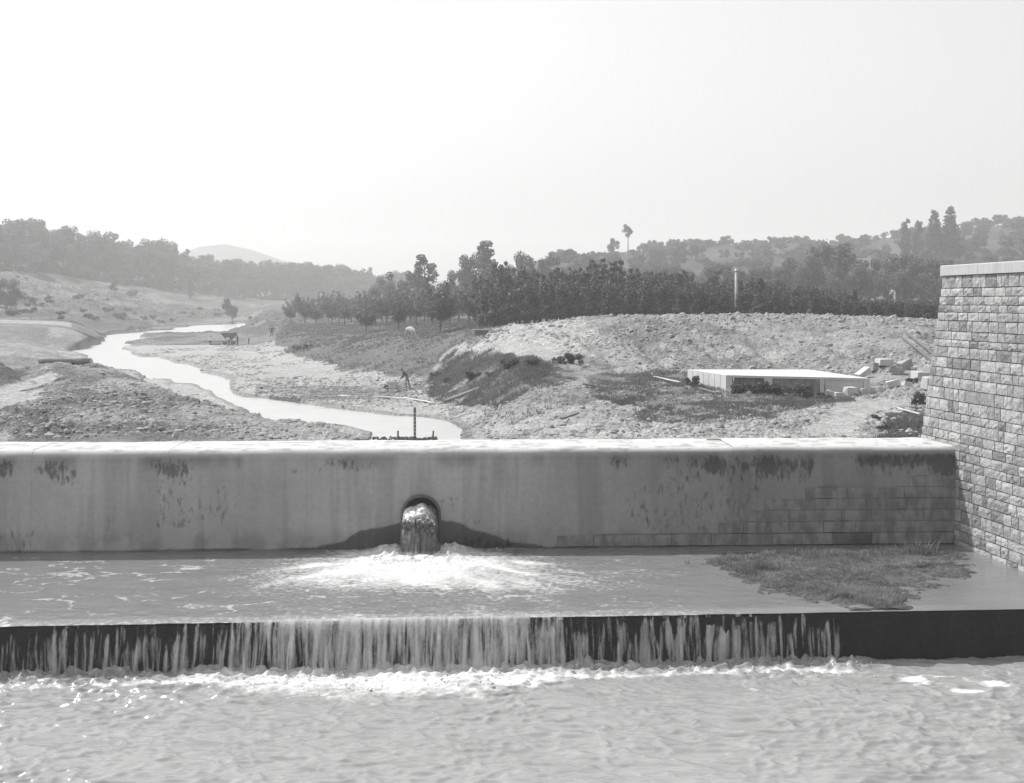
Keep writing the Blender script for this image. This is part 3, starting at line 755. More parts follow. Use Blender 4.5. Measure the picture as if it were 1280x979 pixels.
# stone frame: mesh x->U, y->V, z->N
FR = Matrix((( Uv.x, Vv.x, Nv.x, 0), (Uv.y, Vv.y, Nv.y, 0), (Uv.z, Vv.z, Nv.z, 0), (0, 0, 0, 1)))
v = .45; stuff = MB(); nst = 0
crs = []
while v < TOP - .15:
    h = rs.choice([.24, .28, .31, .34, .36, .40])
    if TOP - v - h < .2: h = TOP - v
    crs.append((v, h)); v += h
for (v, h) in crs:
    zc_ = ABZ + v
    u = ufar(zc_ + h / 2)
    if zc_ < -5.2: u = -.15
    first = True
    while u < UE:
        w = rs.uniform(.30, .5) if first else rs.choice([rs.uniform(.28, .45), rs.uniform(.45, .7), rs.uniform(.6, .95)])
        first = False
        k = rs.randrange(16); mi = rs.choices([0, 1, 2, 3], [.28, .38, .24, .10])[0]
        g_ = rs.uniform(.008, .026)
        if u + w / 2 < 4.75:
            o = link('stone', stone_me[k][mi], None, ab)
            loc = apt(u + g_ / 2, v + g_ / 2, 0)
            flip = rs.random() < .5
            o.matrix_local = Matrix.Translation(loc) @ FR @ Matrix.Diagonal((w - g_, h - g_, rs.uniform(.5, 1.2), 1))
            nst += 1
        else:
            vv, ff = variants[k][1], variants[k][2]
            stuff.add([apt(u + g_/2 + (w - g_) * a, v + g_/2 + (h - g_) * b, c) for a, b, c in vv], ff)
        u += w
so = stuff.obj('stone_course', M['ashlar'][1], ab); so['kind'] = 'stuff'
print('stones', nst)
u = ufar(ABZ + TOP) - .06
while u < UE:
    w = rs.uniform(1.0, 1.5)
    b = MB()
    vs = []
    for uu in (u + .004, u + w - .004):
        for (n, vv) in ((.09, TOP + .003), (.09, TOP + .32), (.06, TOP + .35), (-1.2, TOP + .37), (-1.2, TOP + .003)):
            vs.append(apt(uu, vv, n))
    b.add(vs, [(0,1,6,5),(1,2,7,6),(2,3,8,7),(3,4,9,8),(4,0,5,9),(0,4,3,2,1),(5,6,7,8,9)])
    b.obj('coping_stone', M['coping'], ab)
    u += w
earth = MB(); e0 = apt(ufar(ABZ + TOP), TOP + .2, -1.2); e1 = apt(UE, TOP + .2, -1.2)
earth.add([e0, e1, e1 + Vector((20, 0, 0)), e0 + Vector((20, 0, 0)), e0 - Vector((0,0,.3)), e1 - Vector((0,0,.3)), e1 + Vector((20, 0, -.3)), e0 + Vector((20, 0, -.3))], [(0,1,2,3),(4,7,6,5),(0,4,5,1),(1,5,6,2),(2,6,7,3),(3,7,4,0)])
earth.obj('earth_fill', M['clod'], ab)

# ------------------------------------------------------------------ apron, step, pools
EY0, ESL = 30.55, .065
def edgeY(x): return EY0 + ESL * x
# apron slab and step wall
st = empty('apron_step', (0, EY0, -8.0), math.atan(ESL))
tag(st, 'dark wet vertical step that the water spills over below the dam', 'weir')
pr = [(8.2, -.06), (.10, -.06), (.04, -.075), (0, -.12)] + [(.0 + .0 * k, -.2 - .13 * k) for k in range(12)]
pr = np.array(pr)
xs = np.concatenate([np.linspace(-46, -14, 30), np.linspace(-13.9, 14, 280), np.linspace(14.2, 34, 30)])
Xp, K = np.meshgrid(xs, np.arange(len(pr)))
Yp = pr[K, 0] + np.where(K > 2, (fbm(Xp * .9, pr[K, 1] * 2, 51, 4) - .5) * .08, 0); Zp = pr[K, 1] + np.where(K < 4, (fbm(Xp * .5, Yp, 53, 3) - .5) * .02, 0)
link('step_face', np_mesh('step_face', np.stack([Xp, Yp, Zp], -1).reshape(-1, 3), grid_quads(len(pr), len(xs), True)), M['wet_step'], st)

def pool(name, xs, Ys_, zf, ff, m, yoff):
    Xp, Yp = np.meshgrid(xs, Ys_)
    Yp = Yp + yoff(Xp, Yp)
    Zp = zf(Xp, Yp); fo = ff(Xp, Yp)
    me = np_mesh(name, np.stack([Xp, Yp, Zp], -1).reshape(-1, 3), grid_quads(*Zp.shape), attrs={'foam': fo})
    return tag(link(name, me, m), kind='structure')

ISL_PX = [(884, 706), (905, 697), (935, 691), (1000, 689), (1100, 688), (1165, 687), (1200, 692), (1212, 706), (1195, 722), (1160, 738), (1130, 752), (1120, 762), (1060, 760), (1010, 749), (960, 738), (925, 722)]
ISL = [((px - PX0) * 8.0 / (py - HOR), 8.0 * F / (py - HOR)) for px, py in ISL_PX]
def foam_apron(X, Y):
    dx = X - OUTX; dy = 38.4 - Y
    r = np.sqrt(dx * dx + np.maximum(dy, 0) ** 2) + 1e-6
    th = np.arctan2(dx, np.maximum(dy, .01))
    # radial streaks
    s = fbm(th * 7 + 3, r * .55, 61, 4)
    s2 = fbm(X * 1.5, Y * 1.5, 63, 4)
    core_ = .95 * np.exp(-((dx / 2.0) ** 2 + ((dy - .7) / 1.5) ** 2)) + .60 * np.exp(-np.abs(dx / 4.0) ** 3 - ((dy - 2.4) / 2.5) ** 4)
    f = core_ * (.25 + .75 * s + .35 * s2)
    f += .30 * sstep(.56, .72, s) * np.exp(-(r / 7.0) ** 2) * (r > 2)
    wX = X + (s2 - .5) * 1.5
    l = 1 - np.abs(fbm(wX * .55 + Y * .5, Y * .9 - wX * .25, 65, 4) * 2 - 1)
    f += .34 * sstep(.93, .985, l) * sstep(.45, .6, fbm(X * .6, Y * .6, 67, 3)) * sstep(9, -4, X) * (dy > .8)
    f += .12 * (fbm(X * 3, Y * 2.2, 68, 4) - .4) * sstep(9, 2, X) * sstep(.6, 3, dy)
    # shallow fringe before the edge
    e = Y - edgeY(X)
    f += .20 * np.exp(-(e / .35) ** 2) * sstep(6.3, 4, X)
    f += .10 * sstep(9, 0, np.abs(X - OUTX)) * (dy > 1.6)
    f *= 1 - sstep(.6, .0, dy) * (np.abs(dx) > 3)
    f *= sstep(12, 7, X)
    return f
def z_apron(X, Y):
    dx = X - OUTX; dy = 38.4 - Y
    r = np.sqrt(dx * dx + dy * dy)
    amp = .012 + .05 * np.exp(-(r / 3.2) ** 2) + .012 * np.exp(-(r / 8) ** 2)
    amp = amp * (1 - .85 * sstep(7, 10, X))
    z = -8.0 + amp * (fbm(X * 2.2, Y * 3.5, 71, 4) - .5) * 2
    ring = np.exp(-((np.abs(dx) - .95) / .55) ** 2 - ((dy - .1) / .75) ** 2) + .6 * np.exp(-(dx / 1.0) ** 2 - ((dy - 1.15) / .4) ** 2)
    z += ring * (.06 + .30 * vnoise(X * 7, Y * 7, 73) * fbm(X * 3, Y * 3, 75, 2) + .06 * vnoise(X * 15, Y * 15, 76))
    z += .10 * np.exp(-(r / 3.0) ** 2) * vnoise(X * 6, Y * 7, 77) * vnoise(X * 12, Y * 14, 78)
    z -= sstep(.5, 0, Y - edgeY(X)) * .04
    return z
xs = np.concatenate([np.linspace(-46, -16, 40), np.arange(-15.9, -6.5, .065), np.arange(-6.5, .6, .035), np.arange(.6, 16.8, .065)])
ty = np.concatenate([np.linspace(0, .6, 100)[:-1], np.linspace(.6, 1, 105)])
Xp, Tp = np.meshgrid(xs, ty)
y0 = edgeY(Xp) + .02; y1 = DY0 + DSL * Xp + .05
Yp = y0 + (y1 - y0) * Tp
Zp = z_apron(Xp, Yp); fo = foam_apron(Xp, Yp)
tag(link('apron_water', np_mesh('apron_water', np.stack([Xp, Yp, Zp], -1).reshape(-1, 3), grid_quads(*Zp.shape), attrs={'foam': fo}), M['apron_water']), kind='structure')

POOLZ = -9.33
def foam_pool(X, Y):
    e = edgeY(X) - Y
    s = fbm(X * 1.2, Y * 1.6, 81, 5)
    c = np.exp(-((X - OUTX + .2) / 4.6) ** 4)
    wid = .75 + 1.3 * c + .5 * (fbm(X * .8, Y * 0 + 2, 83, 3) - .5) * 2
    f = (.10 + .66 * c) * (1 - sstep(wid * .4, wid * 1.3, e)) * (.1 + 1.7 * s) * sstep(9.3, 8.2, X)
    line = np.exp(-((e - .95 - .25 * (fbm(X * .9, X * 0, 85, 3) - .5)) / .16) ** 2) * (.15 + .6 * s) * sstep(9.5, 8.2, X)
    f = f + line
    f += .30 * sstep(.90, .98, 1 - np.abs(fbm(X * .9, Y * 1.4, 87, 4) * 2 - 1)) * sstep(3.4, 1.0, e) * sstep(.4, .6, s)
    # loose foam raft at the right
    rx, ry = (1195 - PX0) * 9.33 / (857 - HOR), 9.33 * F / (857 - HOR)
    rr = ((X - rx) / 1.35) ** 2 + ((Y - ry - (X - rx) * -.16) / .62) ** 2
    ring = np.exp(-((rr - .55) / .38) ** 2)
    f += .8 * ring * sstep(.40, .56, fbm(X * 1.1, Y * 2.2, 89, 4))
    return f
def z_pool(X, Y):
    e = edgeY(X) - Y
    turb = np.exp(-(np.maximum(e, 0) / 1.1) ** 2) * sstep(9.6, 8.4, X)
    wx = X + (fbm(X * .5, Y * .5, 90, 2) - .5) * 1.6
    rid = lambda f_: (1 - np.abs(f_ * 2 - 1)) ** 2.5
    swell = (fbm(wx * .7 + .3 * Y, Y * 1.4 - .15 * X, 91, 2) - .5) * .04 + rid(fbm(wx * 1.5 - .3 * Y, Y * 3.2 + .2 * X, 94, 2, .45)) * .072 + rid(fbm(wx * 3.1 + .4 * Y, Y * 5.8 - .2 * X, 96, 2, .4)) * .032
    swell = swell * (.55 + .9 * vnoise(X * .25, Y * .35, 99))
    z = POOLZ + swell + turb * ((fbm(X * 3.2, Y * 4, 97, 4) - .35) * .16 + (vnoise(X * 9, Y * 11, 98) * vnoise(X * 5, Y * 6, 102)) * .24)
    return z
xs = np.concatenate([np.linspace(-46, -15, 40), np.arange(-14.9, 15, .05), np.linspace(15.3, 34, 30)])
ty = np.concatenate([np.linspace(-1, .0, 12)[:-1], np.linspace(0, .74, 165)[:-1], np.linspace(.74, 1, 85)])
Xp, Tp = np.meshgrid(xs, ty)
y0 = 21.5; y1 = edgeY(Xp) + .06
Yp = np.where(Tp < 0, y0 + Tp * 30, y0 + (y1 - y0) * Tp)
Zp = z_pool(Xp, Yp); fo = foam_pool(Xp, Yp)
tag(link('pool_water', np_mesh('pool_water', np.stack([Xp, Yp, Zp], -1).reshape(-1, 3), grid_quads(*Zp.shape), attrs={'foam': fo}), M['pool']), kind='structure')

# falling water over the step
def fall_mat():
    m = bpy.data.materials.new('falling_water'); m.use_nodes = True
    nt = m.node_tree; N = nt.nodes; L = nt.links
    p = N['Principled BSDF']; p.inputs['Base Color'].default_value = (.78, .78, .78, 1); p.inputs['Roughness'].default_value = .35
    t = N.new('ShaderNodeBsdfTranslucent'); t.inputs[0].default_value = (.78, .78, .78, 1)
    mx = N.new('ShaderNodeMixShader'); mx.inputs[0].default_value = .45
    L.new(p.outputs[0], mx.inputs[1]); L.new(t.outputs[0], mx.inputs[2])
    tr = N.new('ShaderNodeBsdfTransparent')
    a = N.new('ShaderNodeAttribute'); a.attribute_name = 'cover'
    g_ = N.new('ShaderNodeNewGeometry')
    mp = N.new('ShaderNodeMapping'); mp.inputs['Scale'].default_value = (1, 1, .10); L.new(g_.outputs['Position'], mp.inputs[0])
    n = N.new('ShaderNodeTexNoise'); n.inputs['Scale'].default_value = 26; n.inputs['Detail'].default_value = 6; n.inputs['Roughness'].default_value = .7; L.new(mp.outputs[0], n.inputs['Vector'])
    ad = N.new('ShaderNodeMath'); ad.operation = 'ADD'; L.new(a.outputs['Fac'], ad.inputs[0]); L.new(n.outputs['Fac'], ad.inputs[1])
    mr = N.new('ShaderNodeMapRange'); mr.inputs['From Min'].default_value = .62; mr.inputs['From Max'].default_value = 1.35
    mr.inputs['To Max'].default_value = .9
    L.new(ad.outputs[0], mr.inputs['Value'])
    m2 = N.new('ShaderNodeMixShader'); L.new(mr.outputs[0], m2.inputs[0]); L.new(tr.outputs[0], m2.inputs[1]); L.new(mx.outputs[0], m2.inputs[2])
    L.new(m2.outputs[0], N['Material Output'].inputs['Surface'])
    return m
M['fall'] = fall_mat()
def fall_layer(seed, throw, dens_mul, xa, xb):
    xs = np.arange(xa, xb, .026)
    t = np.linspace(0, 1, 26)
    Xp, Tp = np.meshgrid(xs, t)
    cen = np.exp(-((Xp - OUTX - .1) / 4.2) ** 4)
    thr = throw * (1 + .5 * (fbm(Xp * 2.7, Xp * 0, seed, 3) - .5) + 1.0 * cen)
    drop = 1.32
    Zp = -7.985 - .03 * (Tp > 0) - drop * Tp ** 1.15
    Xs = Xp + (fbm(Xp * 2.2, Tp * .8, seed + 3, 2) - .5) * .30 * Tp
    Yp = edgeY(Xp) + .05 - thr * np.sqrt(Tp) - .03 * vnoise(Xp * 9, Tp * 1.2, seed + 5)
    s1 = fbm(Xp * 12, Tp * .6 + Xp * .3, seed + 7, 2, .7)
    s2 = vnoise(Xp * 19, Tp * 2.2 + Xp, seed + 11)
    start = vnoise(Xp * 6.5, Xp * 0 + 3, seed + 13)                     # where each thread breaks loose
    clump = fbm(Xp * .9, Xp * 0 + 7, seed + 17, 3)
    cov = (s1 - .5) * 1.7 + (s2 - .5) * .8 + cen * .34 + (clump - .5) * .6 * (1 - .8 * cen)
    cov += .17 - (1 - cen) * sstep(start * .6 + .05, start * .6 - .12, Tp) * .6
    cov += cen * .55 * sstep(.45, .0, Tp) * sstep(.3, .6, fbm(Xp * 2.2, Xp * 0, seed + 19, 3))
    cov = cov * dens_mul - sstep(8.3, 9.3, Xp) * 2.5 - (1 - sstep(-22, -9, Xp)) * .08
    cov = np.clip(cov, -1, 1.2)
    return np.stack([Xs, Yp, Zp], -1).reshape(-1, 3), grid_quads(*Xp.shape, True), cov
vs = []; qs = []; cs = []; n = 0
for sd, th, dm in ((101, .10, .95), (131, .22, .85)):
    v_, q_, c_ = fall_layer(sd, th, dm, -18, 9.4)
    vs.append(v_); qs.append(q_ + n); cs.append(c_.ravel()); n += len(v_)
tag(link('waterfall', np_mesh('waterfall', np.concatenate(vs), np.concatenate(qs), attrs={'cover': np.concatenate(cs)}), M['fall']), kind='structure')

# the jet from the culvert
def jet_mat():
    return mat('rushing_brown_water', attr='alb', rough=.38, spec=.35, layers=((5, .6, 1.4, 5, (3, 1, .25)), (16, .7, 1.3, 4, (1.6, 1, .5))), bump=((9, .6, .04, (2.5, 1, .3)), (25, .5, .015, (1.5, 1, .6))))
M['jet'] = jet_mat()
path = [(1.9, 1.30, .50), (.4, 1.34, .52), (-.15, 1.38, .53), (-.60, 1.33, .535), (-1.0, 1.20, .54), (-1.12, 1.0, .54), (-1.12, .78, .54), (-1.16, .5, .55), (-1.22, .2, .57), (-1.3, -.05, .62)]
vs = []; nn = 61
pa = np.array(path); path = [(y, z, w * 1.13) for y, z, w in path]; tt = np.linspace(0, len(path) - 1, 110)
pa = np.stack([np.interp(tt, range(len(path)), pa[:, k]) for k in range(3)], 1)
for i, (y, z, w) in enumerate(pa):
    for k in range(nn):
        a = -1 + 2 * k / (nn - 1)
        arch = max(0, 1 - abs(a) ** 3.6) ** .5
        zz0 = z
        fallf = min(1, max(0, (1.30 - z) / .6)) if y < -.4 else 0
        zz = z - (1 - arch) * .5 * (1 - fallf)
        groove = .10 * math.exp(-((a - .02) / .08) ** 2) * fallf
        yy = y + (1 - arch) * .38 * fallf + groove
        zz += (-.10 * a + .08 * math.sin(a * 5.1 + 1)) * (y < .2) * min(1, max(0, (z - .3) / .8))
        V1 = lambda p_, q_, sd: float(vnoise(np.float64(p_ + 40), np.float64(q_ + 40), sd)) - .5
        chop = math.exp(-((z - 1.04) / .24) ** 2) * (y < -.3)
        d_ = .13 * V1(a * 5, i * .12, 7) * (y < .2) * min(1, max(0, z - .3)) + chop * (.30 * V1(a * 9, i * .45, 8) + .14 * V1(a * 20, i * .9, 9))
        if fallf > .1: d_ += .07 * V1(a * 7, i * .02, 10) + .035 * V1(a * 17, i * .05, 11) + .02 * V1(a * 26, i * .5, 12)
        xx = OUTX + a * w * (1 + .10 * V1(a * 2, i * .10, 13) * fallf + .12 * V1(a, i * .35, 14) * fallf)
        vs.append((xx, yy - d_, zz + d_ * .6))
vs = np.array(vs)
ja = .11 + .50 * sstep(1.0, 1.2, vs[:, 2] + .25 * (fbm(vs[:, 0] * 5, vs[:, 1] * 4 + vs[:, 2] * 3, 15, 4) - .5)) * (vs[:, 1] < .3) * (.7 + .5 * sstep(.3, -.4, (vs[:, 0] - OUTX))) + .35 * sstep(.22, .02, vs[:, 2])  # sunlit white of the jet's top painted into the tone, shaded curtain darker
ja += .16 * sstep(.58, .72, fbm(vs[:, 0] * 11, vs[:, 2] * 1.2, 16, 3))
jo = link('water_jet', np_mesh('water_jet', vs, grid_quads(110, nn), attrs={'alb': ja}), M['jet'])
jo.location = (0, DY0, -8.0); jo.rotation_euler = (0, 0, dam_rz)
sol = jo.modifiers.new('thick', 'SOLIDIFY'); sol.thickness = .04
tag(jo, kind='structure')

# white water boiling round the jet and under the fall: lumps of foam
def lumps(name, pts, sizes, material, seed, flat=.55, smooth=False):
    ico = [(0,0,1),(0,0,-1)] + [(math.cos(a)*.9, math.sin(a)*.9, .42) for a in np.arange(5)*1.2566] + [(math.cos(a+.63)*.9, math.sin(a+.63)*.9, -.42) for a in np.arange(5)*1.2566]
    ico = np.array(ico)
    tr = [(0,2+k,2+(k+1)%5) for k in range(5)] + [(1,7+(k+1)%5,7+k) for k in range(5)] + [(2+k,7+k,2+(k+1)%5) for k in range(5)] + [(7+k,7+(k+1)%5,2+(k+1)%5) for k in range(5)]
    tr = np.array(tr)
    rg = np.random.default_rng(seed)
    n = len(pts)
    sc = np.asarray(sizes)[:, None, None] * (1 + rg.uniform(-.35, .35, (n, 12, 3)))
    ang = rg.uniform(0, 6.28, n); c, s = np.cos(ang)[:, None], np.sin(ang)[:, None]
    v_ = ico[None] * sc
    v_ = np.stack([v_[..., 0] * c - v_[..., 1] * s, v_[..., 0] * s + v_[..., 1] * c, v_[..., 2] * flat], -1) + np.asarray(pts)[:, None, :]
    t_ = tr[None] + (np.arange(n) * 12)[:, None, None]
    return link(name, np_mesh(name, v_.reshape(-1, 3), tris=t_.reshape(-1, 3), smooth=smooth), material)

M['foam'] = mat('white_foam', base=.62, rough=.8, layers=((8, .85, 1.1, 3),))
rg = np.random.default_rng(31)
n = 900
sx = rg.choice([-1, 1], n) * (.55 + rg.gamma(1.5, .28, n)); sy = rg.uniform(-.2, 1.3, n)
fx = OUTX + sx; fy = DY0 + DSL * fx - .25 - sy * .9; fz = -7.98 + .16 * np.exp(-((np.abs(sx) - .7) / .5) ** 2) * rg.random(n)
n2 = 300
fx2 = OUTX + rg.normal(0, .8, n2); fy2 = 37.45 - rg.random(n2) * .5; fz2 = -7.97 + rg.random(n2) * .06
fp = np.c_[np.r_[fx, fx2], np.r_[fy, fy2], np.r_[fz, fz2]]
tag(lumps('jet_foam', fp, rg.gamma(1.6, .006, n + n2) + .006, M['foam'], 32, .7, True), 'white foam heaped round the foot of the water jet', 'foam', kind='stuff')
n = 2500
ex = rg.uniform(-15, 9.2, n); cw = np.exp(-((ex - OUTX) / 4.6) ** 4)
ep = np.c_[ex, edgeY(ex) - (.12 + rg.gamma(2, .16 + .12 * cw, n)), POOLZ + .03 + rg.random(n) * .14]
tag(lumps('fall_foam', ep, (rg.gamma(1.4, .005, n) + .006) * (1 + .4 * cw), M['foam'], 33, .7, True), 'foam and spray boiling at the foot of the spillway step', 'foam', kind='stuff')

# ------------------------------------------------------------------ silt bank with weeds on the apron
xs = np.arange(4.8, 16.5, .07); ysd = np.arange(31, 39.8, .07)
Xi, Yi = np.meshgrid(xs, ysd)
wx = Xi + (fbm(Xi * 1.3, Yi * 1.3, 7, 6, .7) - .5) * 2.2; wy = Yi + (fbm(Xi * 1.3, Yi * 1.3, 17, 6, .7) - .5) * 1.8
ins = in_poly(wx, wy, ISL); di = poly_dist(wx, wy, ISL)
Zi = np.where(ins, -8.0 + .09 * sstep(0, 1.3, di), -8.0 - .10 * sstep(0, .6, di)) + (fbm(Xi * 3, Yi * 3, 27, 4) - .5) * .10
Zi = np.maximum(Zi, -8.12)
keep = (Yi < DY0 + DSL * Xi - .02) & (Yi > edgeY(Xi) + .12)
q = grid_quads(*Xi.shape); kf = keep.ravel()
vz = Zi.ravel()
q = q[kf[q].all(1) & (vz[q].max(1) > -8.08)]
ai = .13 * (1 + (fbm(Xi * 2, Yi * 2, 37, 4) - .5) * .8)
tag(link('silt_bank', np_mesh('silt_bank', np.stack([Xi, Yi, Zi], -1).reshape(-1, 3), q, attrs={'alb': ai}), M['ground']), kind='structure')

# ------------------------------------------------------------------ grass (uncountable) as real blades
def blades(name, pts, height, material, seed, nb=5, width=.02, spread=.10, bend=.5):
    rg = np.random.default_rng(seed)
    pts = np.asarray(pts, float); n = len(pts)
    if n == 0: return None
    hs = np.broadcast_to(np.asarray(height, float), (n,))
    ang = rg.uniform(0, 6.28, (n, nb)); off = rg.uniform(0, 1, (n, nb)) ** .5 * spread
    h = hs[:, None] * rg.uniform(.5, 1.15, (n, nb))
    bx = pts[:, None, 0] + np.cos(ang) * off; by = pts[:, None, 1] + np.sin(ang) * off; bz = np.broadcast_to(pts[:, None, 2], bx.shape)
    lean = h * rg.uniform(.1, bend, (n, nb)); la = ang + rg.uniform(-.8, .8, (n, nb))
    fa = rg.uniform(0, 3.14, (n, nb)); wx, wy = np.cos(fa) * width, np.sin(fa) * width
    b0 = np.stack([bx - wx, by - wy, bz - .03], -1); b1 = np.stack([bx + wx, by + wy, bz - .03], -1)
    mx_, my_ = bx + np.cos(la) * lean * .4, by + np.sin(la) * lean * .4
    m0 = np.stack([mx_ - wx * .8, my_ - wy * .8, bz + h * .6], -1); m1 = np.stack([mx_ + wx * .8, my_ + wy * .8, bz + h * .6], -1)
    tp = np.stack([bx + np.cos(la) * lean, by + np.sin(la) * lean, bz + h], -1)
    v_ = np.stack([b0, b1, m1, m0, tp], 2).reshape(-1, 3)
    k = np.arange(n * nb)[:, None] * 5
    return link(name, np_mesh(name, v_, quads=k + np.array([[0, 1, 2, 3]]), tris=k + np.array([[3, 2, 4]]), smooth=False), material)

def scatter_mask(mask, n, seed, ymax=430):
    """random ground points inside a terrain mask, spread evenly over the ground area"""
    rg = np.random.default_rng(seed)
    dY = np.gradient(Ys)[:, None]; dX = np.gradient(us)[None, :] * Ys[:, None] / F
    w = (mask * dY * dX).ravel(); w = np.where(YY.ravel() < ymax, w, 0)
    idx = rg.choice(len(w), n, p=w / w.sum())
    j, i = np.unravel_index(idx, mask.shape)
    j = np.clip(j, 0, len(Ys) - 2); i = np.clip(i, 0, len(us) - 2)
    y = Ys[j] + rg.random(n) * (Ys[j + 1] - Ys[j]); u = us[i] + rg.random(n) * (us[i + 1] - us[i])
    x = (u - PX0) * y / F
    return np.stack([x, y, zt(x, y)], -1)

GR = [
 ('mound_grass', R_mound, 8000, .20, 'grass', .016),
 ('meadow_grass', R_terr, 30000, .17, 'grass', .022),
 ('rough_grass', np.clip(R_grass2 + R_grass3 * .4, 0, 1), 8500, .16, 'grass', .015),
 ('slope_grass', left_field * (YY < 420) * (YY > 209) * (Zg > zwater(YY) + 1.0) * sstep(.42, .6, fbm(XX * .08, YY * .04, 83, 4)), 16000, .42, 'grass', .05),
 ('weed_patch', R_bush, 1500, .17, 'grass', .016),
]
for nm, mk, n, h, mm, w in GR:
    pts = scatter_mask(mk * (~inr), n, len(nm))
    # grow in patches
    keepn = fbm(pts[:, 0] * .6, pts[:, 1] * .6, 5, 4) + np.random.default_rng(2).uniform(-.12, .12, len(pts)) > .47
    pts = pts[keepn]
    o = blades(nm, pts, h * (0.7 + .8 * vnoise(pts[:, 0] * .5, pts[:, 1] * .5, 3)), M[mm], n, nb=5, width=w, spread=.16)
    tag(o, {'mound_grass': 'dark grass covering the rounded bank left of centre behind the dam', 'meadow_grass': 'long grass of the meadow under the young trees',
            'slope_grass': 'tufted rough grass over the open slope below the far left wood', 'rough_grass': 'low grass and weeds in front of the concrete platform', 'weed_patch': 'dark weeds at the foot of the stone abutment'}[nm], 'grass', kind='stuff')
# weeds of the silt bank
rg = np.random.default_rng(4)
cand = np.stack([rg.uniform(5, 16, 60000), rg.uniform(31.3, 39.6, 60000)], -1)
ok = in_poly(cand[:, 0], cand[:, 1], ISL) & (cand[:, 1] < DY0 + DSL * cand[:, 0] - .1)
cand = cand[ok]
dd = fbm(cand[:, 0] * 1.1, cand[:, 1] * 1.1, 15, 3) - .035
cut = (cand[:, 0] > 10.6) & (cand[:, 1] < 35.4 + (cand[:, 0] - 10.6) * .4)
ed_ = poly_dist(cand[:, 0], cand[:, 1], ISL)
cand = cand[(dd + rg.uniform(-.12, .12, len(dd)) > .47 - .1 * sstep(0, 1, ed_)) & (ed_ > rg.random(len(dd)) * .9) & ~cut][:9500]
pz = np.full(len(cand), -7.95)
hh = .05 + .13 * fbm(cand[:, 0] * .9, cand[:, 1] * .9, 25, 3)
o = blades('silt_weeds', np.c_[cand, pz], hh, M['grass_dry'], 9, nb=6, width=.008, spread=.06, bend=1.6)
tag(o, 'flattened pale weeds growing on the silt bank beside the dam', 'weeds', kind='stuff')
# taller tufts standing on it
def tuft(px, py, h, n, seed, label, m='grass_dry'):
    Y = 7.9 * F / (py - HOR); X = (px - PX0) * Y / F
    rg = np.random.default_rng(seed)
    pts = np.c_[rg.normal(0, .28, n), rg.normal(0, .14, n), np.zeros(n)]
    o = blades('weed_tuft', pts, h, M[m], seed, nb=7, width=.010, spread=.08, bend=.9)
    o.location = (X, Y, -7.93)
    tag(o, label, 'plant', 'weed tufts on the silt bank')
    return o
tuft(955, 712, .30, 40, 1, 'dense dark weed tuft at the left end of the silt bank', 'grass')
tuft(1150, 692, .42, 30, 2, 'tall pale feathery weed tuft nearest the abutment')
tuft(1075, 700, .28, 26, 3, 'pale weed tuft in the middle of the silt bank')
tuft(1110, 694, .30, 22, 4, 'spiky weed tuft left of the tallest feathery one')
tuft(1030, 697, .45, 6, 5, 'sparse upright stalks on the silt bank near the wall')
tuft(888, 702, .15, 10, 6, 'tiny weed tuft alone in the water left of the silt bank')
tuft(1000, 692, .2, 20, 7, 'low weed tuft along the back edge of the silt bank')

# ------------------------------------------------------------------ clods and stones on rubble ground
mk = rub * (~inr) * (YY < 104) * (YY > 43)
pts = scatter_mask(mk, 24000, 77)
sz = np.random.default_rng(8).gamma(1.6, .032, len(pts)) + .025
sz = np.minimum(sz, .24) * (.8 + pts[:, 1] * .003)
tag(lumps('rubble', pts, sz, M['clod'], 3, .7), 'loose clods and stones strewn over the dug earth behind the dam', 'rubble', kind='stuff')
mk = ((Zg < zw + .7) & (~inr) & (YY > 62) & (YY < 200) & (PXV > 100) & (PXV < 560)).astype(float) * sstep(.45, .6, fbm(XX * .2, YY * .1, 7, 3))
pts = scatter_mask(mk, 3500, 78)
sz = np.random.default_rng(9).gamma(2.0, .04, len(pts)) + .03
M['pebble'] = mat('river_stone', base=.30, rough=.9, layers=((.8, .6, 1.3, 3),))
tag(lumps('river_gravel', pts, np.minimum(sz, .3), M['pebble'], 4, .55), 'river stones lying on the pale gravel bar', 'gravel', kind='stuff')

# ------------------------------------------------------------------ trees
def leaf_cloud(centers, radii, n, size, seed, up=.3, asp=.7):
    rg = np.random.default_rng(seed)
    w = np.array(radii) ** 2; w /= w.sum()
    idx = rg.choice(len(centers), n, p=w)
    d = rg.normal(size=(n, 3)); d /= np.linalg.norm(d, axis=1)[:, None]
    rr = rg.random(n) ** .38
    c = np.asarray(centers)[idx] + d * (np.asarray(radii)[idx] * rr)[:, None]
    nr = d * .6 + rg.normal(size=(n, 3)) * .7 + np.array([0, 0, up]); nr /= np.linalg.norm(nr, axis=1)[:, None]
    t = np.cross(nr, rg.normal(size=(n, 3))); t /= np.linalg.norm(t, axis=1)[:, None] + 1e-9
    b = np.cross(nr, t)
    s = size * rg.uniform(.6, 1.3, n)[:, None]
    v_ = np.stack([c - t * s, c - b * s * asp, c + t * s, c + b * s * asp], 1).reshape(-1, 3)
    return v_, np.arange(n * 4).reshape(-1, 4)

